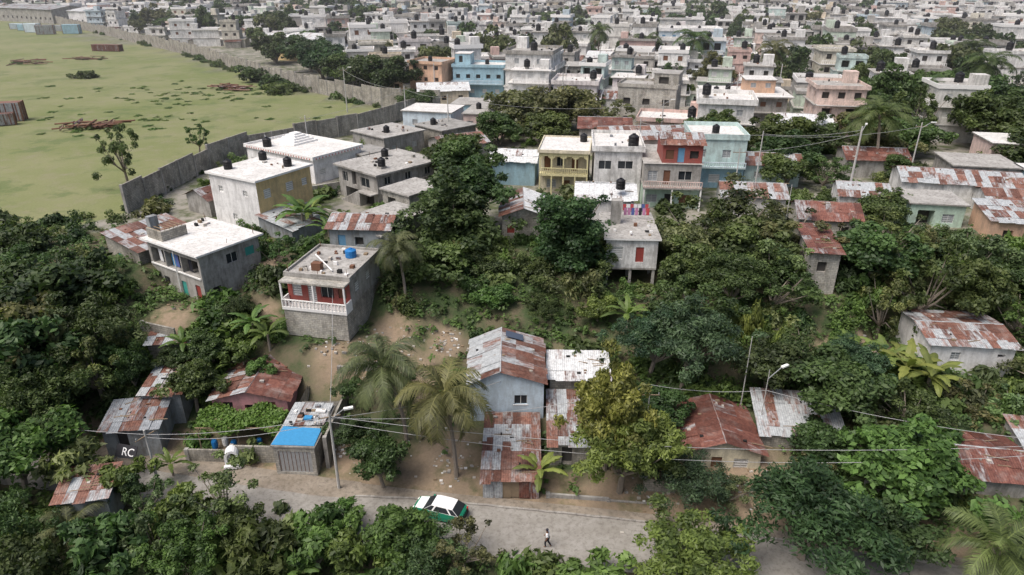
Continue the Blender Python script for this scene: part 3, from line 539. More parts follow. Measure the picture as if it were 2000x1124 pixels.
# ------------------------------------------------------------------ foliage
def unit(a): return a/np.maximum(1e-9,np.linalg.norm(a,axis=-1,keepdims=True))
def leafv(C,N,s,asp=.55,rs=rng):
    N=unit(N); t=unit(np.cross(N,rs.normal(size=C.shape))); bb=np.cross(N,t); s=s[:,None]
    dr=np.array([0,0,-.25])*s
    return np.stack([C-t*s,C-bb*s*asp,C+t*s+dr,C+bb*s*asp],1)
def quadmesh(name,Q,sv,mat,extra=None):
    n=len(Q); v=Q.reshape(-1,3); nv=len(v); ev=np.zeros((0,3)); ef=[]
    if extra is not None:
        ev=np.array(extra.v); ef=[tuple(j+nv for j in f) for f in extra.f]
    me=bpy.data.meshes.new(name)
    lt=[4]*n+[len(f) for f in ef]; lv=np.concatenate([np.arange(nv),np.array([j for f in ef for j in f],dtype=int)]) if ef else np.arange(nv)
    vv=np.concatenate([v,ev]); me.vertices.add(len(vv)); me.vertices.foreach_set('co',vv.astype(np.float32).ravel())
    me.loops.add(len(lv)); me.loops.foreach_set('vertex_index',lv.astype(np.int32))
    me.polygons.add(len(lt)); ls=np.concatenate([[0],np.cumsum(lt)[:-1]]).astype(np.int32)
    me.polygons.foreach_set('loop_start',ls); me.polygons.foreach_set('loop_total',np.array(lt,dtype=np.int32))
    me.materials.append(MATS[mat]); 
    mi=np.zeros(len(lt),dtype=np.int32)
    if extra is not None:
        me.materials.append(MATS[extra.m[0]]); mi[n:]=1
    me.polygons.foreach_set('material_index',mi)
    me.update(calc_edges=True)
    a=me.attributes.new('sv','FLOAT','FACE'); a.data.foreach_set('value',np.concatenate([sv,np.full(len(ef),.5)]).astype(np.float32))
    return me
def crown(seed,nc=55,nl=9000,ls=.055,sq=.8,rc=(.2,.36),trunk=True,low=-.45,asp=.55,inner=.08,spread=(.3,.95),limbs=9):
    rs=np.random.default_rng(seed); pr=random.Random(seed)
    d=unit(rs.normal(size=(nc*4,3))); d=d[d[:,2]>low][:nc]; nc=len(d)
    ph=rs.uniform(0,6.28,3)
    lump=1+.3*np.sin(d[:,0]*3.3+ph[0])*np.cos(d[:,1]*3.7+ph[1])+.15*np.sin(d[:,2]*5+ph[2])
    rad=rs.uniform(*spread,nc)*lump; C=d*rad[:,None]; C[:,2]*=sq
    C[:,0]+=rs.uniform(-.12,.12); C[:,1]+=rs.uniform(-.12,.12)
    rr=rs.uniform(*rc,nc); cl=rs.choice(nc,nl,p=rr**2/np.sum(rr**2)); dd=unit(rs.normal(size=(nl,3))+np.array([0,0,.35])+d[cl]*.4)
    P=C[cl]+dd*(rr[cl]*rs.uniform(.45,1.15,nl))[:,None]*np.array([1,1,.8])
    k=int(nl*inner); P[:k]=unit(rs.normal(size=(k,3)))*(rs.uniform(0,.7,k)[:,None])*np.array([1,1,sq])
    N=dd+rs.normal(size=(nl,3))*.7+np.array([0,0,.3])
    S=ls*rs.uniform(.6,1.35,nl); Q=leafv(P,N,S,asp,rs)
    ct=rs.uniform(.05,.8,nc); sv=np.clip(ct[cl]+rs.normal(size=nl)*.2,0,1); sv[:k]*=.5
    ex=None; H=1.35
    Q[:,:,2]+=H
    if trunk:
        ex=MB(); bx,by=pr.uniform(-.12,.12),pr.uniform(-.12,.12)
        ex.beam((0,0,-.15),(bx,by,.6),.075,'bark','t',.055)
        for i in range(limbs):
            c=C[pr.randrange(nc)]; m=Vector((bx+c[0]*.35,by+c[1]*.35,.75+.25*pr.random()))
            ex.beam((bx,by,.55),m,.04,'bark','t',.026); ex.beam(m,(c[0],c[1],c[2]+H),.026,'bark','t',.008)
    return quadmesh('tree_mesh',Q,sv,'foliage',ex)
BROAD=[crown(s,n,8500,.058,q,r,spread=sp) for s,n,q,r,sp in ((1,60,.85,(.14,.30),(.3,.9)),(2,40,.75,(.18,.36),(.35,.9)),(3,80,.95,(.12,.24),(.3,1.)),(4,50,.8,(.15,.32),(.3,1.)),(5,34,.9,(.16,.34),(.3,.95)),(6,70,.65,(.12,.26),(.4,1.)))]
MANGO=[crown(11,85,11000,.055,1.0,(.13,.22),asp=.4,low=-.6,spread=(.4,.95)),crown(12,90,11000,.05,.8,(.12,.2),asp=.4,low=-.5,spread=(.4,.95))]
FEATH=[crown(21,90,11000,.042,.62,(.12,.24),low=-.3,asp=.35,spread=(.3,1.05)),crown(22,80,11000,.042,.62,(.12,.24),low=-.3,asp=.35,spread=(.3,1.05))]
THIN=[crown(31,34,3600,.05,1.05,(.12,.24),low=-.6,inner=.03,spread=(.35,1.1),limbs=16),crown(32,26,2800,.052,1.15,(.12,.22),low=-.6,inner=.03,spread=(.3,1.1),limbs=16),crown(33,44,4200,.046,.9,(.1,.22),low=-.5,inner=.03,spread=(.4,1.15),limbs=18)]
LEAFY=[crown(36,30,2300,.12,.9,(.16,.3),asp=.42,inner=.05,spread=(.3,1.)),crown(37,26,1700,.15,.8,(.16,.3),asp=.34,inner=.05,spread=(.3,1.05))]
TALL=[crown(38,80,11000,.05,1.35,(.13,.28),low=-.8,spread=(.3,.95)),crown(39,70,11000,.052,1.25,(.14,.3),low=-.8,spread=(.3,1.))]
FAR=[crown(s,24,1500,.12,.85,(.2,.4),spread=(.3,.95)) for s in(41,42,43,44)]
def shrubm(seed,nl=1400,ls=.13,asp=.5,sq=.6):
    rs=np.random.default_rng(seed); nc=14; C=rs.normal(size=(nc,3))*.42; C[:,2]=np.abs(C[:,2])*sq; cl=rs.integers(0,nc,nl)
    dd=unit(rs.normal(size=(nl,3))+np.array([0,0,.6])); P=C[cl]+dd*rs.uniform(.15,.45,nl)[:,None]; Q=leafv(P,dd+rs.normal(size=(nl,3))*.6+[0,0,.4],ls*rs.uniform(.6,1.4,nl),asp,rs)
    ct=rs.uniform(.1,.8,nc); return quadmesh('shrub_mesh',Q,np.clip(ct[cl]+rs.normal(size=nl)*.18,0,1),'foliage')
SHRUB=[shrubm(51),shrubm(52,1500,.1),shrubm(53,800,.19,.6),shrubm(54,1300,.12,.35,1.),shrubm(55,420,.3,.3,1.)]
def palmm(seed,nf=20,L=1.,droop=1.,trunkH=2.,lean=.3):
    rs=np.random.default_rng(seed); Q=[];SV=[]; ex=MB()
    top=np.array([lean,0,trunkH]); prev=Vector((0,0,-.1))
    for i in range(1,9):
        t=i/8; p=Vector((lean*t*t,0,trunkH*t)); ex.beam(prev,p,.045*(1-.35*(t-.125)),'palmbark','t',.045*(1-.35*t)); prev=p
    for k in range(nf):
        az=k*2.39996+rs.uniform(-.25,.25); u=k/nf; el=1.25-1.75*u+rs.uniform(-.15,.15); Lf=L*rs.uniform(.82,1.1)*(.8 if u<.12 else 1)
        h=np.array([math.cos(az),math.sin(az),0]); side=np.array([-math.sin(az),math.cos(az),0]); p=top.copy(); n=30; sg=rs.uniform(-.35,.35)
        tone=.2+.4*rs.random() if u<.85 else .8
        for i in range(n):
            t=i/n; a=el-droop*1.7*t**1.5; dr=h*math.cos(a)+np.array([0,0,math.sin(a)])+side*sg*t; dr/=np.linalg.norm(dr); q=p+dr*Lf/n
            up=np.cross(dr,side); up/=np.linalg.norm(up); up*=np.sign(up[2]+1e-6)
            w=.012*(1-t*.8); Q.append([p-side*w,p+side*w,q+side*w,q-side*w]); SV.append(.9)
            if t>.1:
                ll=.25*L*(math.sin(math.pi*(.12+.83*t))**.8)
                for s in(-1,1):
                    for jj in(0,.5):
                        b0=p+dr*Lf/n*jj; tip=b0+(side*s*.8+dr*.62+np.array([0,0,-.30-.45*rs.random()])+up*.15)*ll*rs.uniform(.75,1.15); mid=(b0+tip)/2+np.array([0,0,.12*ll]); wd=dr*.0065
                        Q.append([b0-wd,b0+wd,mid+wd*1.3,mid-wd*1.3]); Q.append([mid-wd*1.3,mid+wd*1.3,tip+wd*.3,tip-wd*.3]); tt=tone+rs.uniform(-.25,.25); SV+=[tt,tt]
            p=q
    for i in range(7):
        a=i*.9; ex.lathe(lean+.07*math.cos(a),.07*math.sin(a),[(.001,trunkH-.12),(.035,trunkH-.09),(.035,trunkH-.05),(.001,trunkH-.02)],'palmbark','t',6)
    return quadmesh('palm_mesh',np.array(Q),np.clip(np.array(SV),0,1),'foliage',ex)
PALM=[palmm(61,24,1,1.,1.6,.35),palmm(62,22,1,1.15,1.7,-.15),palmm(63,18,1,.9,1.0,.1)]
def bananam(seed,nf=9):
    rs=np.random.default_rng(seed); Q=[];SV=[]; ex=MB(); ex.beam((0,0,-.1),(0,0,.75),.07,'palmbark','t',.045)
    for k in range(nf):
        az=k*2.4+rs.uniform(-.3,.3); el=1.25-.9*k/nf; h=np.array([math.cos(az),math.sin(az),0]); side=np.array([-h[1],h[0],0]); p=np.array([0,0,.72]); n=12; L=rs.uniform(.95,1.25); tone=rs.uniform(.25,.8)
        for i in range(n):
            t=i/n; a=el-1.5*t**1.4; dr=h*math.cos(a)+np.array([0,0,math.sin(a)]); q=p+dr*L/n
            w0=.15*math.sin(math.pi*min(1,max(0,t-.08)/.92))**.6 if t>.08 else .012; t1=(i+1)/n; w1=.15*math.sin(math.pi*min(.98,max(0,t1-.08)/.92))**.6
            for s in(-1,1):
                dz=np.array([0,0,-.35]); tear=rs.uniform(.6,1)
                Q.append([p,q,q+(side*s+dz)*w1*tear,p+(side*s+dz)*w0*tear]); SV.append(tone+rs.uniform(-.12,.12))
            p=q
    return quadmesh('banana_mesh',np.array(Q),np.clip(SV,0,1),'foliage',ex)
BAN=[bananam(71),bananam(72,11)]
DK=(.052,.082,.034);MD=(.072,.108,.040);BR=(.095,.150,.044);YG=(.155,.190,.055);OL=(.108,.124,.060);BL=(.066,.102,.056);LT=(.130,.170,.072)
def inst(name,me,x,y,z,s,c,rot=None,sz=None,jit=.14):
    ob=bpy.data.objects.new(name,me); COL.objects.link(ob); ob.location=(x,y,z); ob.rotation_euler=(0,0,random.uniform(0,6.28) if rot is None else R(rot)); ob.scale=(s,s*random.uniform(.9,1.1),sz or s)
    k=1+random.uniform(-jit,jit); ob.color=(c[0]*k*(1+random.uniform(-jit,jit)),c[1]*k,c[2]*k,1); return ob
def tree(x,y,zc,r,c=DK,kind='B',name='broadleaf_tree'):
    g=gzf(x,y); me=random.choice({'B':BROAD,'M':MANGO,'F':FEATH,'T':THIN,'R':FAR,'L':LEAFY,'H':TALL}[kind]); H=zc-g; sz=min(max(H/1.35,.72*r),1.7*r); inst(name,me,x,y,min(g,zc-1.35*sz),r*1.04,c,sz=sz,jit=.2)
T=[(-46.5,62.4,10,6.5,DK,'B'),(-43.7,53.4,7.5,5.6,MD,'B'),(-41.5,57.5,8.5,4.8,DK,'F'),(-41.5,50,6,4.2,MD,'F'),(-58,74,9.5,5.5,DK,'B'),(-40,56,6,3,LT,'T'),(-54,69,9,5.5,MD,'F'),(-50,66,9,4,OL,'B'),(-53,58,8,5.6,DK,'F'),(-50,48,6,5.6,MD,'B'),(-47,57,9,4.5,OL,'B'),(-64,66,9,6,DK,'B'),
(-30.4,54.8,4.6,2.5,MD,'B'),(-40.5,44.1,4.4,4.2,BR,'B'),(-36,44.5,3.2,2.6,LT,'L'),(-38,38,2.5,3.4,MD,'F'),(-31.5,43.5,2.6,2,BR,'L'),(-29,42,2,1.9,LT,'T'),(-30,59,6,2.2,MD,'B'),(-27,58.6,5.6,1.9,BR,'L'),(-33.5,58.5,5.2,1.8,DK,'B'),(-28.5,63.5,8.2,2.,DK,'F'),(-24.5,57.2,4.4,1.6,BR,'B'),(-31.8,61,6.4,1.7,BR,'L'),(-36.8,56.3,5.2,1.8,MD,'B'),(-15,54.3,3.8,1.5,MD,'B'),(-11.6,55.5,4.6,2,MD,'T'),
(-22.8,41.6,3.2,2.8,LT,'T'),(-25.5,40.6,2,2.2,BR,'L'),(-14.7,37.4,1.8,2.6,BR,'L'),(-8.6,37.8,2.6,2.9,BR,'B'),(-6.6,37,2,2.4,LT,'F'),(-3.6,36.8,1.9,2.3,OL,'T'),(-18,37,2,2.6,MD,'L'),(-23.7,36.6,1.8,3,BR,'M'),(-28.7,36.4,2.2,2.9,MD,'L'),(-33.7,34.6,2.,3.1,DK,'B'),(-13,40.4,1.6,1.6,BR,'L'),(-10.8,45.4,3,2.3,MD,'B'),(-14.2,49.6,2.8,2.1,DK,'B'),(-12,47.5,2.2,1.7,MD,'L'),(-20.5,39.2,1.6,2,MD,'B'),(-11.5,36.6,1.6,2,BR,'L'),(-26.5,38.5,2,2.3,OL,'T'),
(5.4,34.5,1.2,2.6,BR,'L'),(12.6,35.2,3.0,4.,(.12,.16,.045),'M'),(21.6,37.2,4.2,6.1,DK,'F'),(31.6,42.8,4,5.3,BR,'B'),(9.0,44.6,5.0,4.4,YG,'M'),(8.0,46.8,7.4,3.4,YG,'M'),(11,46,4.4,3.2,BR,'M'),(14.4,43.4,2.6,3.1,BL,'F'),(26.5,46.6,3.2,2.9,MD,'B'),(25,44.6,2.2,1.9,OL,'T'),(38,36,2,3.4,MD,'B'),(28,38,2.4,3,DK,'B'),(17.5,43.2,1.6,1.8,OL,'T'),
(29.5,51,6,4.2,MD,'B'),(16.6,56,8.8,5,BL,'F'),(13.4,57.5,8,3.6,BL,'F'),(13.2,51,4.4,2.5,MD,'B'),(18.5,61,9,4,MD,'T'),(35.5,50.5,4.6,3.2,MD,'T'),(32.5,56,6.4,3.2,BL,'F'),(24.5,55,6.4,3.4,DK,'B'),(28.5,57,6.6,3,MD,'T'),
(6.6,73.6,13.6,5.,DK,'H'),(6.2,71.5,10,4,DK,'B'),(9.4,72.6,11,2.6,MD,'T'),(-7,76,13.6,5.8,DK,'H'),(-8.8,71.6,10.4,4.6,MD,'B'),(-5,80.5,15.4,5,DK,'B'),(-4,74,10.5,3.6,MD,'F'),(-6.5,97,14.6,5.4,MD,'B'),(-8.4,103,14.5,5,MD,'B'),(0,138,13.8,7,OL,'B'),(12,141,14.4,7.4,OL,'B'),(19.5,136,13.4,5,OL,'T'),(6,130,13,5,MD,'B'),(-3,127,13,5,MD,'B'),
(-1.5,66.5,8.0,2.4,BR,'B'),(3.5,65.5,7.6,2.2,MD,'F'),(9,64.5,7.4,2.2,BR,'B'),(-2.5,70.5,9.4,2.8,DK,'B'),(2.8,70,9.2,2.6,MD,'B'),
(26.5,77,12.2,6,OL,'T'),(27.5,74,10.6,5,MD,'B'),(22,78,12.,5,MD,'T'),(32.5,75.5,11.4,4.8,OL,'T'),(23.5,67,10.4,4.6,MD,'F'),(28.5,65.5,9.4,4,MD,'T'),(19.5,69,10.4,4,MD,'B'),(36.5,72.5,11,4,OL,'T'),(30,70,10.4,3.8,LT,'T'),(20,74,11,4,OL,'B'),
(40,70,11.4,4.8,MD,'B'),(44,74.6,11.6,4.4,MD,'T'),(47,84,11.8,3.4,MD,'B'),(52,72,10,5,OL,'T'),(56,69,9.2,4.8,MD,'F'),(44,67,9.8,4.2,MD,'T'),(49,66.5,9,4,MD,'B'),(60,64,8.4,4.4,DK,'B'),(39.5,65,8,3,LT,'T'),(64,72,10,4.4,MD,'T'),(69,76,11,5,DK,'B'),(46,117,13.6,6,MD,'B'),(52,120,13,5,DK,'B'),(43.5,107,13.4,5.2,DK,'B'),(41.5,101,12.6,4,MD,'B'),(47,100,12.6,3.6,MD,'T'),(57,60,7,4,MD,'B'),(51,55,5.6,3.6,OL,'T'),(42.5,52,3.4,3.,OL,'T'),(46.6,50.5,3.4,3.2,LT,'T'),(54,64,7,3.4,BR,'T'),(62,72,9,4,MD,'B'),
(-30,176,16,7,DK,'B'),(-38,184,15,7,DK,'B'),(-22,158,12.8,4,DK,'B'),(-47,196,15,7,MD,'B'),(-56,212,16,8,DK,'B'),(-64,228,16,8,DK,'B'),(-82,250,15,8,DK,'B'),(-24,75,10.2,2.4,DK,'B'),(-27.2,73,10.6,2.6,MD,'T'),(-17,86,11.,2.2,BR,'B'),(-38,79,10.6,2,BR,'T'),(72,82,11,5,MD,'B'),(62,113,13,4.6,OL,'B'),(70,119,13,5.5,MD,'B'),(84,110,13,6,DK,'B'),(38,128,13.4,5,MD,'B'),(33,122,13,5,MD,'T'),(84,98,12.6,5,BR,'B'),(90,120,14,6,DK,'B'),(96,130,14,6,DK,'B'),(102,140,14,7,MD,'B'),(110,150,14,7,DK,'B'),(60,104,12,3,MD,'B'),(58,124,13,5,MD,'T'),(68,132,13,5,OL,'B'),(50,88,12,2.8,MD,'T')]
for t in T:
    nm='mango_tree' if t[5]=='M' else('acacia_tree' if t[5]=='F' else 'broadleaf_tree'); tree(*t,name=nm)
tree(-58.5,101,15.5,3.0,OL,'T','sapling_tree'); tree(-56,121,13,2.,MD,'T','sapling_tree')
for x,y,r in((-75,210,5),(-82,222,4),(-62,188,4),(-66,194,4),(-130,215,3),(-140,178,3)): tree(x,y,10.8,r,MD,'R','field_bush')
for i,(x,y,s,zt,mi,c) in enumerate([(-9.6,50.5,4.6,9.4,0,OL),(-4.8,46.6,5.0,8.2,1,(.135,.15,.065)),(-11.5,66.5,3.8,9.,1,OL),(58.5,108,6,19,0,(.12,.14,.055)),(52,210,7.5,20,1,MD),(42,235,6,19,0,OL),(108,160,7,17,1,MD),(33,34,4.6,5,2,(.14,.16,.06)),(-33.5,39.5,3.2,3.5,2,OL),(-46,44,3.6,6,2,YG),(80,140,6,18,0,MD),(30,250,6,20,1,MD),(130,200,6,20,0,MD),(70,190,6,20,1,OL)]):
    g=gzf(x,y); inst('coconut_palm',PALM[mi],x,y,g,s,c,sz=max(s*.9,(zt-g)/(1.6 if mi<2 else 1.)) if mi<2 else s,rot=[200,10,0,90][i%4])
for x,y,s,c in((-25.8,79.8,3.8,BR),(-25,81,3.2,YG),(-24.5,60,2.4,BR),(-26.5,61.5,2.4,BR),(12,63,2.6,BR),(37.5,55.5,3.6,YG),(39.3,54.6,3.2,YG),(36.2,57.2,3.2,YG),(2.3,45.2,2.4,YG),(-22,77,2.4,BR),(-29.5,47,1.8,BR),(34,58.5,2.8,BR),(-16,36,2.6,BR),(-9,34.8,2.4,BR),(-20,35,2.6,BR),(-31,38.5,2.4,BR),(-12,38.6,2.,BR),(-29.5,57,2.2,BR),(-33,59.6,2.2,BR)):
    inst('banana_plant',random.choice(BAN),x,y,gzf(x,y),s,c)
for i in range(740):
    x=random.uniform(-60,66);y=random.uniform(28,82); yp=y+.18*x
    if 37<yp<45.2 or infoot(x,y,.9): continue
    if any(math.hypot(x-a,y-b_)<r*.85 for a,b_,r in DIRT): continue
    if yp>46 and yp<55 and -32<x<24 and random.random()<.75: continue
    if -10<x<11 and 58<y<70 and random.random()<.35: continue
    s=random.uniform(.8,2.2) if y<75 else random.uniform(.7,1.4)
    inst('shrub',random.choice(SHRUB),x,y,gzf(x,y)-.1,s,random.choice([MD,MD,BR,DK,BR,OL,LT]),sz=s*random.uniform(.8,1.4))
for i in range(70):
    x=random.uniform(-37,-23);y=random.uniform(55.5,65)
    if infoot(x,y,.6) : continue
    s=random.uniform(.7,1.6); inst('shrub',random.choice(SHRUB),x,y,gzf(x,y)-.1,s,random.choice([MD,BR,DK,BR]))
for i in range(170):
    x=random.uniform(-50,80);y=random.uniform(82,130)
    if infoot(x,y,.8) or infield(x,y) or infield(x-2,y): continue
    inst('yard_shrub',random.choice(SHRUB),x,y,gzf(x,y)-.1,random.uniform(.8,2.2),random.choice([MD,BR,DK,OL,LT]))
for x,y,h in((24.5,62,5),(26,60.5,4),(22.5,62.5,4.4),(27.3,61,3.4),(20.5,63,3.6)): inst('climbing_vine',SHRUB[0],x,y,gzf(x,y),1.3,YG,sz=h)
for i in range(60):
    t=random.random(); k=random.randrange(1,5); x=NW[k][0]+(NW[k+1][0]-NW[k][0])*t-random.uniform(.3,1); y=NW[k][1]+(NW[k+1][1]-NW[k][1])*t
    if random.random()<.3: inst('wall_shrub',random.choice(SHRUB),x,y,9.8,random.uniform(.5,1.),DK)
for i in range(46):
    t=random.random(); k=random.choice([1,1,2,2,3]); x=FW[k][0]+(FW[k+1][0]-FW[k][0])*t; y=FW[k][1]+(FW[k+1][1]-FW[k][1])*t-random.uniform(.5,3)
    inst('wall_shrub',random.choice(SHRUB),x,y,9.8,random.uniform(.8,1.9),MD)
for i in range(26):
    x=random.uniform(-75,-50);y=random.uniform(78,86); inst('wall_shrub',random.choice(SHRUB),x,y,9.6,random.uniform(1,2.2),random.choice([MD,DK]))
for i in range(110):
    x=random.gauss(-85,16);y=random.gauss(150,8) if i<35 else random.gauss(187,9); 
    if infield(x,y): inst('weed_clump',random.choice(SHRUB),x,y,9.9,random.uniform(.5,1.2),BR,sz=.35)
def undergrowth():
    n=15000; x=rng.uniform(-62,66,n);y=rng.uniform(26,82,n);yp=y+.18*x
    k=~((yp>37.4)&(yp<45))
    k&=~((yp>45)&(yp<55)&(x>-32)&(x<24)&(rng.random(n)<.72)); k&=~((y>74)&(rng.random(n)<.6))
    for a,b_,r in DIRT: k&=~((np.hypot(x-a,y-b_)<r*.95)&(rng.random(n)<.88))
    k&=np.array([not infoot(a,b_,.25) for a,b_ in zip(x,y)])
    k&=~((np.sin(x*.6+1)*np.sin(y*.7+x*.2)>.66))
    x,y=x[k],y[k]; n=len(x); m=12; z=gz(x,y); hh=.15+1.1*np.clip(np.sin(x*1.1+np.sin(y*.9)*2)*np.sin(y*1.3+x*.3)+.2,0,1)
    X=np.repeat(np.stack([x,y,z],1),m,0); H=np.repeat(hh,m); dd=unit(rng.normal(size=X.shape)+[0,0,.8]); dd[:,2]=np.abs(dd[:,2])
    P=X+dd*rng.uniform(.1,.55,len(X))[:,None]; P[:,2]+=H*rng.uniform(.3,1,len(X))
    Q=leafv(P,dd+[0,0,.7],rng.uniform(.1,.26,len(X)),.6)
    tone=np.repeat(np.clip(.45+.3*np.sin(x*.35+2)*np.sin(y*.4)+rng.normal(size=n)*.2,0,1),m)
    me=quadmesh('hillside_undergrowth',Q,np.clip(tone+rng.normal(size=len(P))*.12,0,1),'foliage'); ob=bpy.data.objects.new('hillside_undergrowth',me); COL.objects.link(ob); ob.color=(.078,.13,.042,1)
    n=5200; P=np.stack([rng.uniform(-28.4,-20.6,n),rng.uniform(49.4,52.7,n),3.15+rng.normal(size=n)*.14],1); P[:,2]+=.25*np.sin(P[:,0]*1.7)*np.sin(P[:,1]*2); P[:,1]+=.4*np.sin(P[:,0]*1.3)
    me=quadmesh('vine_leaves',leafv(P,rng.normal(size=P.shape)*.5+[0,0,1],rng.uniform(.09,.2,n),.7),rng.uniform(.3,.9,n),'foliage')
    b=MB()
    for px in(-28,-24.5,-21): 
        for py in(49.7,52.4): b.beam((px,py,.2),(px,py,3.1),.06,'wood','posts')
    for py in(49.7,51,52.4): b.beam((-28.2,py,3.05),(-20.8,py,3.05),.05,'wood','rafters')
    p=b.finish('vine_pergola'); ob=bpy.data.objects.new('vine_leaves',me); COL.objects.link(ob); ob.parent=p; ob.color=(.095,.165,.04,1)
undergrowth()
# ------------------------------------------------------------------ distant town
def variant(i):
    rr=random.Random(100+i); b=MB(); L1=rr.uniform(7.5,12.5);L2=rr.uniform(7.5,11); st=rr.choice([1,2,2,2,3,3]); h=0
    kinds=['dark','win','winw','brown','glass','dark']; k=rr.choice(kinds)
    wm='w_obj'; rm=rr.choice(['r_conc','r_light','r_light','r_conc','r_dark'])
    if i%7==3:
        block(b,0,0,L1,L2,-1,3.2,wm,{'front':wins(L1,0,3,k)}); gable(b,0,0,L1,L2,3.2,1.1,'x',rr.choice(['rust','mixed','zincw','rust']),wm)
    else:
        x0=0;y0=0;x1=L1;y1=L2
        for s in range(st):
            H=3.1; n1=max(2,int((x1-x0)/2.8)); o={'front':wins(x1-x0,h,n1,k,1.3,1.2),'left':wins(y1-y0,h,2,k),'right':wins(y1-y0,h,2,k)}
            if rr.random()<.35: o['front']=wins(x1-x0,h,max(2,n1-1),'open',1.9,1.7,.7)
            block(b,x0,y0,x1,y1,h-(1 if s==0 else 0),h+H-.18,wm,o); slab(b,x0,y0,x1,y1,h+H-.18,rm,rr.choice([.2,.5]),.17,rr.choice([0,.5,.7]) if s==st-1 else 0,rr.choice(['w_obj','trimw','w_grey'])); h+=H
            if s>0 or rr.random()<.3:
                b.box(x0,y0-1.1,h-H-.1,x1,y0-.21,h-H,'trimw','balcony'); balus(b,x0,x1,y0-1.1,h-H,.85,rr.choice(['w_obj','trimw']),int((x1-x0)/.5))
            if s<st-1 and rr.random()<.5: x0+=rr.uniform(0,3); y1-=rr.uniform(0,2.5)
        if rr.random()<.85: b.tank(rr.uniform(x0+1,x1-1),rr.uniform(y0+1,y1-1),h,r=.8,h=1.7,stand=rr.choice([0,.5]))
        if rr.random()<.5: b.box(x1-2.6,y1-2.8,h,x1-.2,y1-.3,h+2.2,'w_obj','stair_head')
        rebar(b,x0+.2,y0+.2,x1-.2,y1-.2,h,4); clutter(b,x0+.5,y0+.5,x1-1,y1-1,h,5)
        if rr.random()<.5:
            sheets(b,(L1,1,2.6),(L1+3,1,2.3),(L1+3,L2-1,2.3),(L1,L2-1,2.6),rr.choice(['rust','mixed','zinc','rustheavy'])); block(b,L1+.002,1.2,L1+2.8,L2-1.2,-1,2.25,'w_block')
    me=b.mesh('town_house'); me.transform(Matrix.Translation((-L1/2,-L2/2,0))); return me,L1,L2
VAR=[variant(i) for i in range(36)]
PAL=[(.80,.79,.77)]*9+[(.70,.66,.56),(.70,.60,.46),(.74,.58,.51),(.66,.47,.42),(.56,.68,.65),(.54,.64,.70),(.57,.66,.55),(.44,.425,.40),(.48,.465,.43),(.42,.405,.38),(.68,.665,.63),(.72,.67,.66)]
foot=[(f[0]+f[3]/2*math.cos(f[2])-f[4]/2*math.sin(f[2]),f[1]+f[3]/2*math.sin(f[2])+f[4]/2*math.cos(f[2]),max(f[3],f[4])/2) for f in FOOT]
nh=nt_=0
ga=R(-14); cs,sn=math.cos(ga),math.sin(ga)
for i in range(-75,76):
    for j in range(0,84):
        cx=i*10.4+random.uniform(-1.2,1.2)+(i//5)*2.2; cy=95+j*11.0+random.uniform(-1.4,1.4)+(j//2)*1.6
        x=cx*cs+(cy-95)*.22; y=cy+cx*sn
        if y<104 or y>900 or abs(x)>y*.86+25: continue
        if y<128 and x<44: continue
        if y<172 and x<-5: continue
        if infield(x,y) or infield(x-8,y-8) : continue
        if x<-60 and y<300: continue
        if any(math.hypot(x-a,y-b_)<r+5. for a,b_,r in foot): continue
        if any(math.hypot(x-t[0],y-t[1])<t[3]*.5+2 for t in T if t[1]>95): continue
        green=.13+.16*math.sin(x*.025+y*.016)*math.sin(y*.021+1)+(.35 if (x>y*.58 and y<300) else 0)+(.15 if y>600 and x>0 else 0)+(.15 if x<-20 and y<330 else 0)
        if random.random()<green:
            r=random.uniform(3.6,6.4); inst('town_tree',random.choice(FAR) if y>190 else random.choice(BROAD+THIN),x,y,gzf(x,y)-r*.2,r,random.choice([DK,MD,OL,MD]),sz=r*random.uniform(.85,1.15)); nt_+=1; continue
        me,L1,L2=random.choice(VAR); ob=bpy.data.objects.new('town_house',me); COL.objects.link(ob); s=random.uniform(.88,1.1)
        ob.location=(x,y,gzf(x,y)); ob.scale=(s,s,s*random.uniform(.95,1.2)); ob.rotation_euler=(0,0,R(-14+random.choice([0,0,0,90,180,-90])+random.uniform(-4,4)+(25 if x<0 and y<330 else 0)))
        c=random.choice(PAL); ob.color=(*c,1); nh+=1
        if random.random()<.45:
            r=random.uniform(1.8,4.); inst('town_tree',random.choice(FAR),x+5.5,y+random.uniform(-6,5),gzf(x,y)-r*.2,r,random.choice([DK,MD,BR,OL]),sz=r*random.uniform(.9,1.4))
print('houses',nh,'trees',nt_)
for (x,y,al,L1,L2,h,rf,wm,nm) in [(-190,400,-28,60,22,7,'zincw','w_clean','warehouse'),(-260,430,-28,55,24,8,'zincw','w_clean','warehouse'),(-330,470,-28,60,24,8,'zinc','w_grey','warehouse'),(-105,300,-28,34,12,5,'zincw','w_cream','long_cream_building'),(-130,335,-28,40,12,5,'rust','w_cream','long_cream_building'),(-88,262,-28,20,9,5.5,'zincw','w_yellow','yellow_roof_building'),(-150,390,-28,50,14,5,'mixed','w_cream','long_cream_building'),(-62,238,-28,15,9,5,'zincw','w_clean','white_shed')]:
    shack(nm,(x,y),al,L1,L2,gzf(x,y),h,rf,'gx',wm,{'front':wins(L1,1,max(2,int(L1/5)),'dark',1.6,1.4)},1.6,split=False)
for i in range(70):
    x=random.uniform(-330,-70); y=-x*1.15+random.uniform(190,330)
    if not infield(x,y) and not infoot(x,y,3): inst('town_tree',random.choice(FAR),x,y,gzf(x,y)-1,random.uniform(3.5,7),random.choice([DK,MD]))
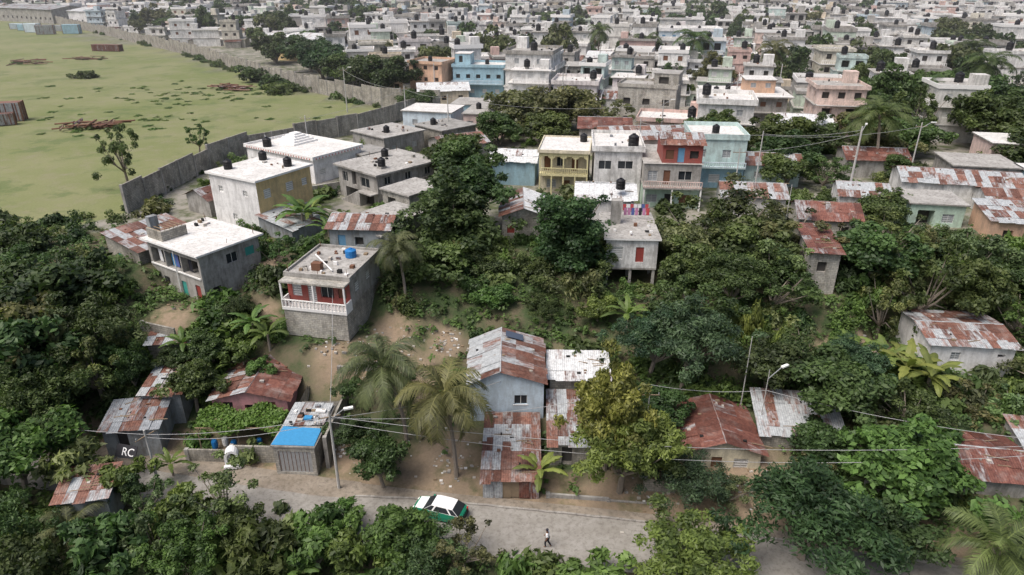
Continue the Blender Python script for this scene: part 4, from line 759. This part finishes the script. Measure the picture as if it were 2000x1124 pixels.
def woodland():
    P=[];N=[];S=[];SV=[]
    for i in range(900):
        x=random.uniform(-1500,1500); y=random.uniform(910,1900)
        z=gzf(x,y); r=random.uniform(6,14); k=26; d=unit(rng.normal(size=(k,3))+[0,0,.5]); d[:,2]=np.abs(d[:,2]); P.append(np.array([x,y,z+2])+d*r*[1.3,1.3,.8]); N.append(d); S.append(np.full(k,r*.45)); SV.append(rng.uniform(.2,.8,k))
    P=np.concatenate(P);N=np.concatenate(N); me=quadmesh('distant_woodland',leafv(P,N,np.concatenate(S),.8),np.concatenate(SV),'foliage'); ob=bpy.data.objects.new('distant_woodland',me); COL.objects.link(ob); ob.color=(.09,.12,.07,1)
woodland()
# ------------------------------------------------------------------ field objects
def scrap(name,x,y,n,L,sp,rot):
    b=MB()
    for i in range(n):
        px=random.uniform(-sp,sp)*1.2;py=random.uniform(-sp,sp)*.5; a=random.choice([0,0,1.57])+random.uniform(-.2,.2); l=random.uniform(.5,1)*L/2; z=random.uniform(.2,1.2)
        b.beam((px-l*math.cos(a),py-l*math.sin(a),z),(px+l*math.cos(a),py+l*math.sin(a),z+random.uniform(-.2,.2)),.16,random.choice(['brown','rustheavy','wood','brown']),'rusty_beams')
    b.finish(name,(x,y,10),rot)
    for i in range(5): inst('weed_clump',random.choice(SHRUB),x+random.uniform(-sp,sp),y+random.uniform(-1,1)*sp*.5,9.9,.9,MD,sz=.7)
scrap('scrap_metal_pile',-88,143,40,6,5,10); scrap('scrap_metal_pile',-77,193,26,7,4.5,-20); scrap('scrap_metal_pile',-170,250,14,8,5,0); scrap('scrap_metal_pile',-155,262,10,8,5,0)
def container(x,y,rot,L,mat='rustheavy',w=2.5,h=2.6,name='rusty_container'):
    b=MB()
    b.box(-L/2,-w/2,.15,L/2,w/2,h,mat,'body')
    k=int(L/.5)
    for i in range(k): 
        xx=-L/2+.1+i*L/k; b.box(xx,-w/2-.06,.25,xx+L/k*.5,-w/2-.003,h-.1,mat,'ribs'); b.box(xx,w/2+.003,.25,xx+L/k*.5,w/2+.06,h-.1,mat,'ribs')
    for sx in(-L/2,L/2):
        for sy in(-w/2,w/2): b.box(sx-.1,sy-.1,0,sx+.1,sy+.1,h+.06,'brown','posts')
    b.box(L/2+.003,-.04,.3,L/2+.06,.04,h-.2,'brown','doors'); b.finish(name,(x,y,10),rot)
container(-163,290,-10,12); container(-111,150,18,9,'mixed',3,4); container(-107,146,30,3,'rust',2,2.5)
for i,(x,y) in enumerate([(-262,392),(-250,380),(-240,388),(-225,372),(-272,402),(-236,368)]): container(x,y,-20+i*8,8,['w_blue','w_paleblue','zinc'][i%3],3,3+i%2*1.5,'blue_container')
# ------------------------------------------------------------------ poles, wires
def pole(name,x,y,H,lamp=0,arm=True,z=None,r=.14,rot=0):
    b=MB(); b.beam((0,0,-.3),(0,0,H),r,'pole','pole',r*.6)
    if arm: b.beam((-.9,0,H-.6),(.9,0,H-.6),.05,'wood','crossarm'); 
    if arm:
        for q in(-.8,0,.8): b.lathe(q,0,[(.05,H-.55),(.05,H-.38),(.001,H-.33)],'metal','insulators',6)
    if lamp:
        b.beam((0,0,H-.9),(1.2,-.3,H+.1),.04,'metal','lamp_arm'); b.box(1.15,-.45,H+.02,1.9,-.18,H+.16,'lamp_w','lamp_head')
    b.finish(name,(x,y,gzf(x,y) if z is None else z),rot)
pole('utility_pole_with_lamp',-14.7,45.4,8,1,rot=20); pole('utility_pole',-30.2,45.8,5.8,0,True,rot=60); pole('street_lamp',48,94,10.5,1,False,r=.2,rot=60); pole('street_lamp',-38,160,10,1,True); pole('utility_pole',-21.5,140,9); pole('utility_pole',36,98,9,0,False,r=.12); pole('utility_pole',-12,130,9,0); pole('utility_pole',27,124,9,1); pole('utility_pole',48,150,9,0); pole('utility_pole',12,50,5,0,True,r=.07); pole('antenna_mast',21.3,53,7.5,0,False,r=.06); pole('street_lamp',22.3,50.5,6,1,False,r=.05,rot=30); pole('utility_pole',62,104,9,1); pole('utility_pole',-36,120,7,0,True); pole('utility_pole',44,42,8,0,True); pole('utility_pole',20,107,9,0,True); pole('utility_pole',31,92,8,0,True,r=.1); pole('antenna_mast',33,78,7,0,False,r=.06)
for i in range(50):
    y=random.uniform(140,420);x=random.uniform(-.3,.75)*y
    if not infield(x,y) and not infoot(x,y,1): pole('utility_pole',x,y,random.uniform(9,11),i%3==0,rot=random.uniform(0,180),r=.17)
def wire(p,q,sag,name='power_line',r=.022):
    cu=bpy.data.curves.new(name,'CURVE'); cu.dimensions='3D'; cu.bevel_depth=r; sp=cu.splines.new('POLY'); n=24; sp.points.add(n)
    for i in range(n+1):
        t=i/n; a=Vector(p).lerp(Vector(q),t); sp.points[i].co=(a.x,a.y,a.z-4*sag*t*(1-t),1)
    cu.materials.append(MATS['wirel']); ob=bpy.data.objects.new(name,cu); COL.objects.link(ob)
wire((-14.7,45.4,7.4),(44,42,7.4),1.8); wire((-14.9,45.4,6.9),(44,42,6.6),2.4); wire((-14.7,45.4,7.4),(-30.2,45.8,5.3),.5); wire((-14.7,45.4,7.0),(-30.2,45.8,5.0),.8); wire((-30.2,45.8,5.3),(-60,50,7),.8)
wire((-14.7,45.4,7.2),(12,50,7.2),1.1); wire((12,50,7.4),(22.3,50.5,6.5),.4); wire((-14.7,45.4,7.2),(-18,62,11),.6); wire((-14.7,45.4,7.2),(-1,52.4,6.2),.5); wire((22.3,50.5,6.5),(44,42,7.2),.7)
wire((48,94,20),(36,98,18.6),.5); wire((-21.5,140,18.4),(-12,130,18.4),.5); wire((-12,130,18.4),(27,124,18.4),1.5); wire((-38,160,19.4),(-21.5,140,18.4),1); wire((27,124,18.4),(48,150,18.4),1); wire((27,124,18.4),(20,107,18.4),.4); wire((20,107,18.4),(36,98,18.4),.5); wire((36,98,18.4),(62,104,18.4),.8); wire((31,92,17.4),(48,94,19.6),.5); wire((-36,120,16.4),(-21.5,140,18.4),.6)
b=MB()
for i in range(680):
    cx,cy,r=random.choice([(-17,58.5,3),(-14.5,57,2.5),(-35,62,3),(-5,48,3),(11,44.2,3),(20,45,3),(-15,50,2),(28,62,2),(-12,61,3),(38,61,3),(-7,61.5,2)]); x=random.gauss(cx,r*.5);y=random.gauss(cy,r*.45)
    if infoot(x,y,.1): continue
    s=random.uniform(.05,.2); z=gzf(x,y); b.box(x,y,z-.1,x+s*1.5,y+s,z+s*.7,random.choice(['rubble','rubble','w_grey','wood','w_grey','trimw']),'rubble')
b.finish('rubble_pile')
b=MB(); b.box(-1,-.03,0,1,.03,1.1,'paint_k','panel'); b.beam((-.9,.1,-1.6),(-.9,.1,1),.04,'wood','posts'); b.beam((.9,.1,-1.6),(.9,.1,1),.04,'wood','posts'); sg=b.finish('painted_sign',(-33.2,46.9,2.),10); sg.rotation_euler=(R(-35),0,R(-14))
tc=bpy.data.curves.new('lettering','FONT'); tc.body='RC'; tc.size=.95; tc.extrude=.01; tc.align_x='CENTER'; tc.materials.append(MATS['paint_w']); to=bpy.data.objects.new('lettering',tc); COL.objects.link(to); to.parent=sg; to.location=(.2,-.045,.2); to.rotation_euler=(R(90),0,0)
b=MB()
for x,y in((-27,50.2),(-26.2,50.6),(-25.2,50.1),(-23,50.4)): b.lathe(x,y,[(.25,.5),(.28,.8),(.28,1.2),(.22,1.35),(.001,1.38)],random.choice(['paint_w','tankblue','trimw']),'barrels',10)
b.finish('water_barrels')
# ------------------------------------------------------------------ car
def car():
    b=MB(); st=[(-2.1,.74,.38,.78),(-1.95,.82,.28,.92),(-1.3,.84,.24,.98),(0,.85,.22,.98),(.9,.84,.22,.96),(1.5,.80,.25,.88),(2.0,.72,.32,.76),(2.12,.62,.4,.66)]
    def ring(x,w,z0,z1): return [(x,-w,z0),(x,-w*1.02,(z0+z1)/2),(x,-w*.96,z1),(x,w*.96,z1),(x,w*1.02,(z0+z1)/2),(x,w,z0)]
    rs=[ring(*s) for s in st]
    for A,B in zip(rs,rs[1:]):
        for i in range(6):
            j=(i+1)%6; b.face([A[i],B[i],B[j],A[j]],'cargreen','body')
    b.face(rs[0],'cargreen','body'); b.face(rs[-1],'cargreen','body')
    lo=[(-1.9,.78,.96),(-1.3,.8,.98),(.4,.8,.98),(1.15,.76,.93)]; hi=[(-1.35,.6,1.42),(-.9,.63,1.46),(.1,.63,1.46),(.45,.6,1.42)]
    for s in(-1,1):
        for k in range(3):
            A,B=lo[k],lo[k+1];C,D=hi[k+1],hi[k]; P=[(A[0],s*A[1],A[2]),(B[0],s*B[1],B[2]),(C[0],s*C[1],C[2]),(D[0],s*D[1],D[2])]; b.face(P,'carwhite','pillars')
            c=[sum(p[i] for p in P)/4 for i in range(3)]; b.face([tuple(c[i]+(p[i]-c[i])*.84+(0,s*.012,0)[i] for i in range(3)) for p in P],'glass','windows')
    b.face([(1.15,-.76,.93),(1.15,.76,.93),(.45,.6,1.42),(.45,-.6,1.42)],'glass','windscreen'); b.face([(-1.9,-.78,.96),(-1.9,.78,.96),(-1.35,.6,1.42),(-1.35,-.6,1.42)],'glass','rear_window')
    for k in range(3): b.face([(hi[k][0],-hi[k][1],hi[k][2]),(hi[k+1][0],-hi[k+1][1],hi[k+1][2]),(hi[k+1][0],hi[k+1][1],hi[k+1][2]),(hi[k][0],hi[k][1],hi[k][2])],'carwhite','roof')
    b.face([(1.16,-.72,.945),(1.9,-.66,.83),(1.9,.66,.83),(1.16,.72,.945)],'carwhite','bonnet')
    b.box(-2.2,-.7,.34,-2.08,.7,.56,'rubber','bumper'); b.box(2.08,-.62,.32,2.2,.62,.52,'rubber','bumper')
    for s in(-1,1):
        b.box(-2.16,s*.66-.1,.6,-2.06,s*.66+.1,.82,'lamp_red','tail_lights'); b.box(2.04,s*.52-.14,.55,2.14,s*.52+.14,.7,'lamp_w','headlights'); b.box(.75,s*.9-.08,.95,.9,s*.9+.08,1.07,'cargreen','mirrors')
        for x in(-1.35,1.3):
            n=16
            for i in range(n):
                a=i*2*math.pi/n;c=(i+1)*2*math.pi/n
                for r0,r1,y0,y1,m in((.31,.31,.66,.87,'rubber'),(.31,.18,.87,.875,'rubber'),(.18,.001,.875,.85,'metal')):
                    b.face([(x+r0*math.cos(a),s*y0,.31+r0*math.sin(a)),(x+r0*math.cos(c),s*y0,.31+r0*math.sin(c)),(x+r1*math.cos(c),s*y1,.31+r1*math.sin(c)),(x+r1*math.cos(a),s*y1,.31+r1*math.sin(a))],m,'wheels')
    b.finish('green_and_white_taxi',(-5.8,42.3,.0),162)
car()
# ------------------------------------------------------------------ person walking
def skinobj(name,pts,edges,rad,mat,parent):
    me=bpy.data.meshes.new(name); me.from_pydata(pts,edges,[]); ob=bpy.data.objects.new(name,me); COL.objects.link(ob); me.materials.append(MATS[mat])
    m=ob.modifiers.new('Skin','SKIN')
    bpy.context.view_layer.objects.active=ob
    if not me.skin_vertices:
        ob.select_set(True); bpy.ops.mesh.customdata_skin_add(); ob.select_set(False)
    for i,r in enumerate(rad): me.skin_vertices[0].data[i].radius=(r,r)
    me.skin_vertices[0].data[0].use_root=True
    s=ob.modifiers.new('Sub','SUBSURF'); s.levels=1; s.render_levels=2; ob.parent=parent; return ob
def person(x,y,rot):
    e=bpy.data.objects.new('walking_man',None); COL.objects.link(e); e.location=(x,y,.0); e.rotation_euler=(0,0,R(rot))
    pts=[(0,0,.92),(0,0,1.1),(0,.02,1.35),(0,.03,1.47),(0,.05,1.56),(0,.06,1.66),(0,.05,1.74), (-.19,.02,1.4),(-.24,-.08,1.14),(-.25,.04,.9),(-.25,.08,.82), (.19,.02,1.4),(.24,.1,1.14),(.24,.26,.95),(.24,.31,.88), (-.09,0,.88),(-.1,.16,.5),(-.1,.12,.09),(-.1,.27,.04), (.09,0,.88),(.1,-.02,.5),(.1,-.25,.14),(.1,-.14,.04)]
    ed=[(0,1),(1,2),(2,3),(3,4),(4,5),(5,6),(2,7),(7,8),(8,9),(9,10),(2,11),(11,12),(12,13),(13,14),(0,15),(15,16),(16,17),(17,18),(0,19),(19,20),(20,21),(21,22)]
    ra=[.12,.12,.13,.055,.08,.095,.06,.06,.042,.03,.035,.06,.042,.03,.035,.085,.06,.042,.035,.085,.06,.042,.035]
    skinobj('body',pts,ed,ra,'skin',e)
    for sx,hx,hy,hz in((-1,-.25,.09,.8),(1,.24,.32,.86)):
        for k in range(5):
            ox=(k-2)*.016; l=[.045,.07,.075,.07,.055][k]; P=[(hx,hy,hz+.03),(hx+ox*.4,hy+ox,hz),(hx+ox*.4-sx*.01,hy+ox+.01,hz-l*.6),(hx-sx*.02,hy+ox+.02,hz-l)]; skinobj('finger',P,[(0,1),(1,2),(2,3)],[.012,.009,.008,.007],'skin',e)
    skinobj('shirt',[(0,0,.9),(0,0,1.1),(0,.02,1.33),(0,.03,1.44),(-.19,.02,1.4),(-.235,-.06,1.18),(.19,.02,1.4),(.235,.08,1.18)],[(0,1),(1,2),(2,3),(2,4),(4,5),(2,6),(6,7)],[.15,.15,.165,.07,.085,.075,.085,.075],'cloth_w',e)
    skinobj('trousers',[(0,0,.93),(-.09,0,.86),(-.1,.16,.5),(-.1,.12,.12),(.09,0,.86),(.1,-.02,.5),(.1,-.24,.17)],[(0,1),(1,2),(2,3),(0,4),(4,5),(5,6)],[.14,.105,.08,.065,.105,.08,.065],'cloth_k',e)
    b=MB(); b.lathe(0,.04,[(.105,1.66),(.11,1.72),(.085,1.79),(.001,1.82)],'cloth_k','hair',12); b.box(-.045,.145,1.69,-.02,.16,1.7,'cloth_k','eyes'); b.box(.02,.145,1.69,.045,.16,1.7,'cloth_k','eyes'); b.box(-.012,.15,1.64,.012,.175,1.68,'skin','nose'); b.box(-.03,.145,1.605,.03,.155,1.615,'reddoor','mouth'); h=b.finish('head_details'); h.parent=e
try: person(2.7,38.9,70)
except Exception as ex: print('PERSON ERR',ex)
# ------------------------------------------------------------------ thin atmospheric haze over the town (real scattering volume)
hb=bpy.data.meshes.new('atmosphere_haze'); X0,X1,Y0,Y1,Z0,Z1=-1600,1600,115,2600,-2,140
hb.from_pydata([(X0,Y0,Z0),(X1,Y0,Z0),(X1,Y1,Z0),(X0,Y1,Z0),(X0,Y0,Z1),(X1,Y0,Z1),(X1,Y1,Z1),(X0,Y1,Z1)],[],[(0,1,5,4),(1,2,6,5),(2,3,7,6),(3,0,4,7),(4,5,6,7),(3,2,1,0)])
hm=bpy.data.materials.new('haze'); hm.use_nodes=True; hn=hm.node_tree; hn.nodes.clear(); vo=hn.nodes.new('ShaderNodeVolumeScatter'); vo.inputs['Density'].default_value=.00035; vo.inputs['Color'].default_value=(.96,.97,1,1); oo=hn.nodes.new('ShaderNodeOutputMaterial'); hn.links.new(vo.outputs[0],oo.inputs['Volume']); hb.materials.append(hm)
ho=bpy.data.objects.new('atmosphere_haze',hb); COL.objects.link(ho)
# ------------------------------------------------------------------ light, sky, camera
w=bpy.data.worlds.new("World"); scene.world=w; w.use_nodes=True; nt=w.node_tree; bg=nt.nodes['Background']
sky=nt.nodes.new('ShaderNodeTexSky'); sky.sky_type='NISHITA'; sky.sun_disc=False; EL,AZ=R(62),R(-125)
sky.sun_elevation=EL; sky.sun_rotation=AZ; sky.dust_density=6; nt.links.new(sky.outputs[0],bg.inputs[0]); bg.inputs[1].default_value=.15
sl=bpy.data.lights.new('sun','SUN'); sl.energy=2.75; sl.angle=R(34); sl.color=(1,.97,.935); so=bpy.data.objects.new('sun',sl); COL.objects.link(so)
d=Vector((math.sin(AZ)*math.cos(EL),math.cos(AZ)*math.cos(EL),math.sin(EL))); so.rotation_euler=d.to_track_quat('Z','Y').to_euler(); so.location=(0,0,80)
cam=bpy.data.cameras.new('camera'); cam.lens=24; cam.sensor_width=36; cam.clip_end=6000; co=bpy.data.objects.new('camera',cam); COL.objects.link(co); co.location=(0,0,40); co.rotation_euler=(R(90-25),0,0); scene.camera=co
scene.view_settings.view_transform='Standard'; scene.view_settings.look='None'; scene.view_settings.exposure=0
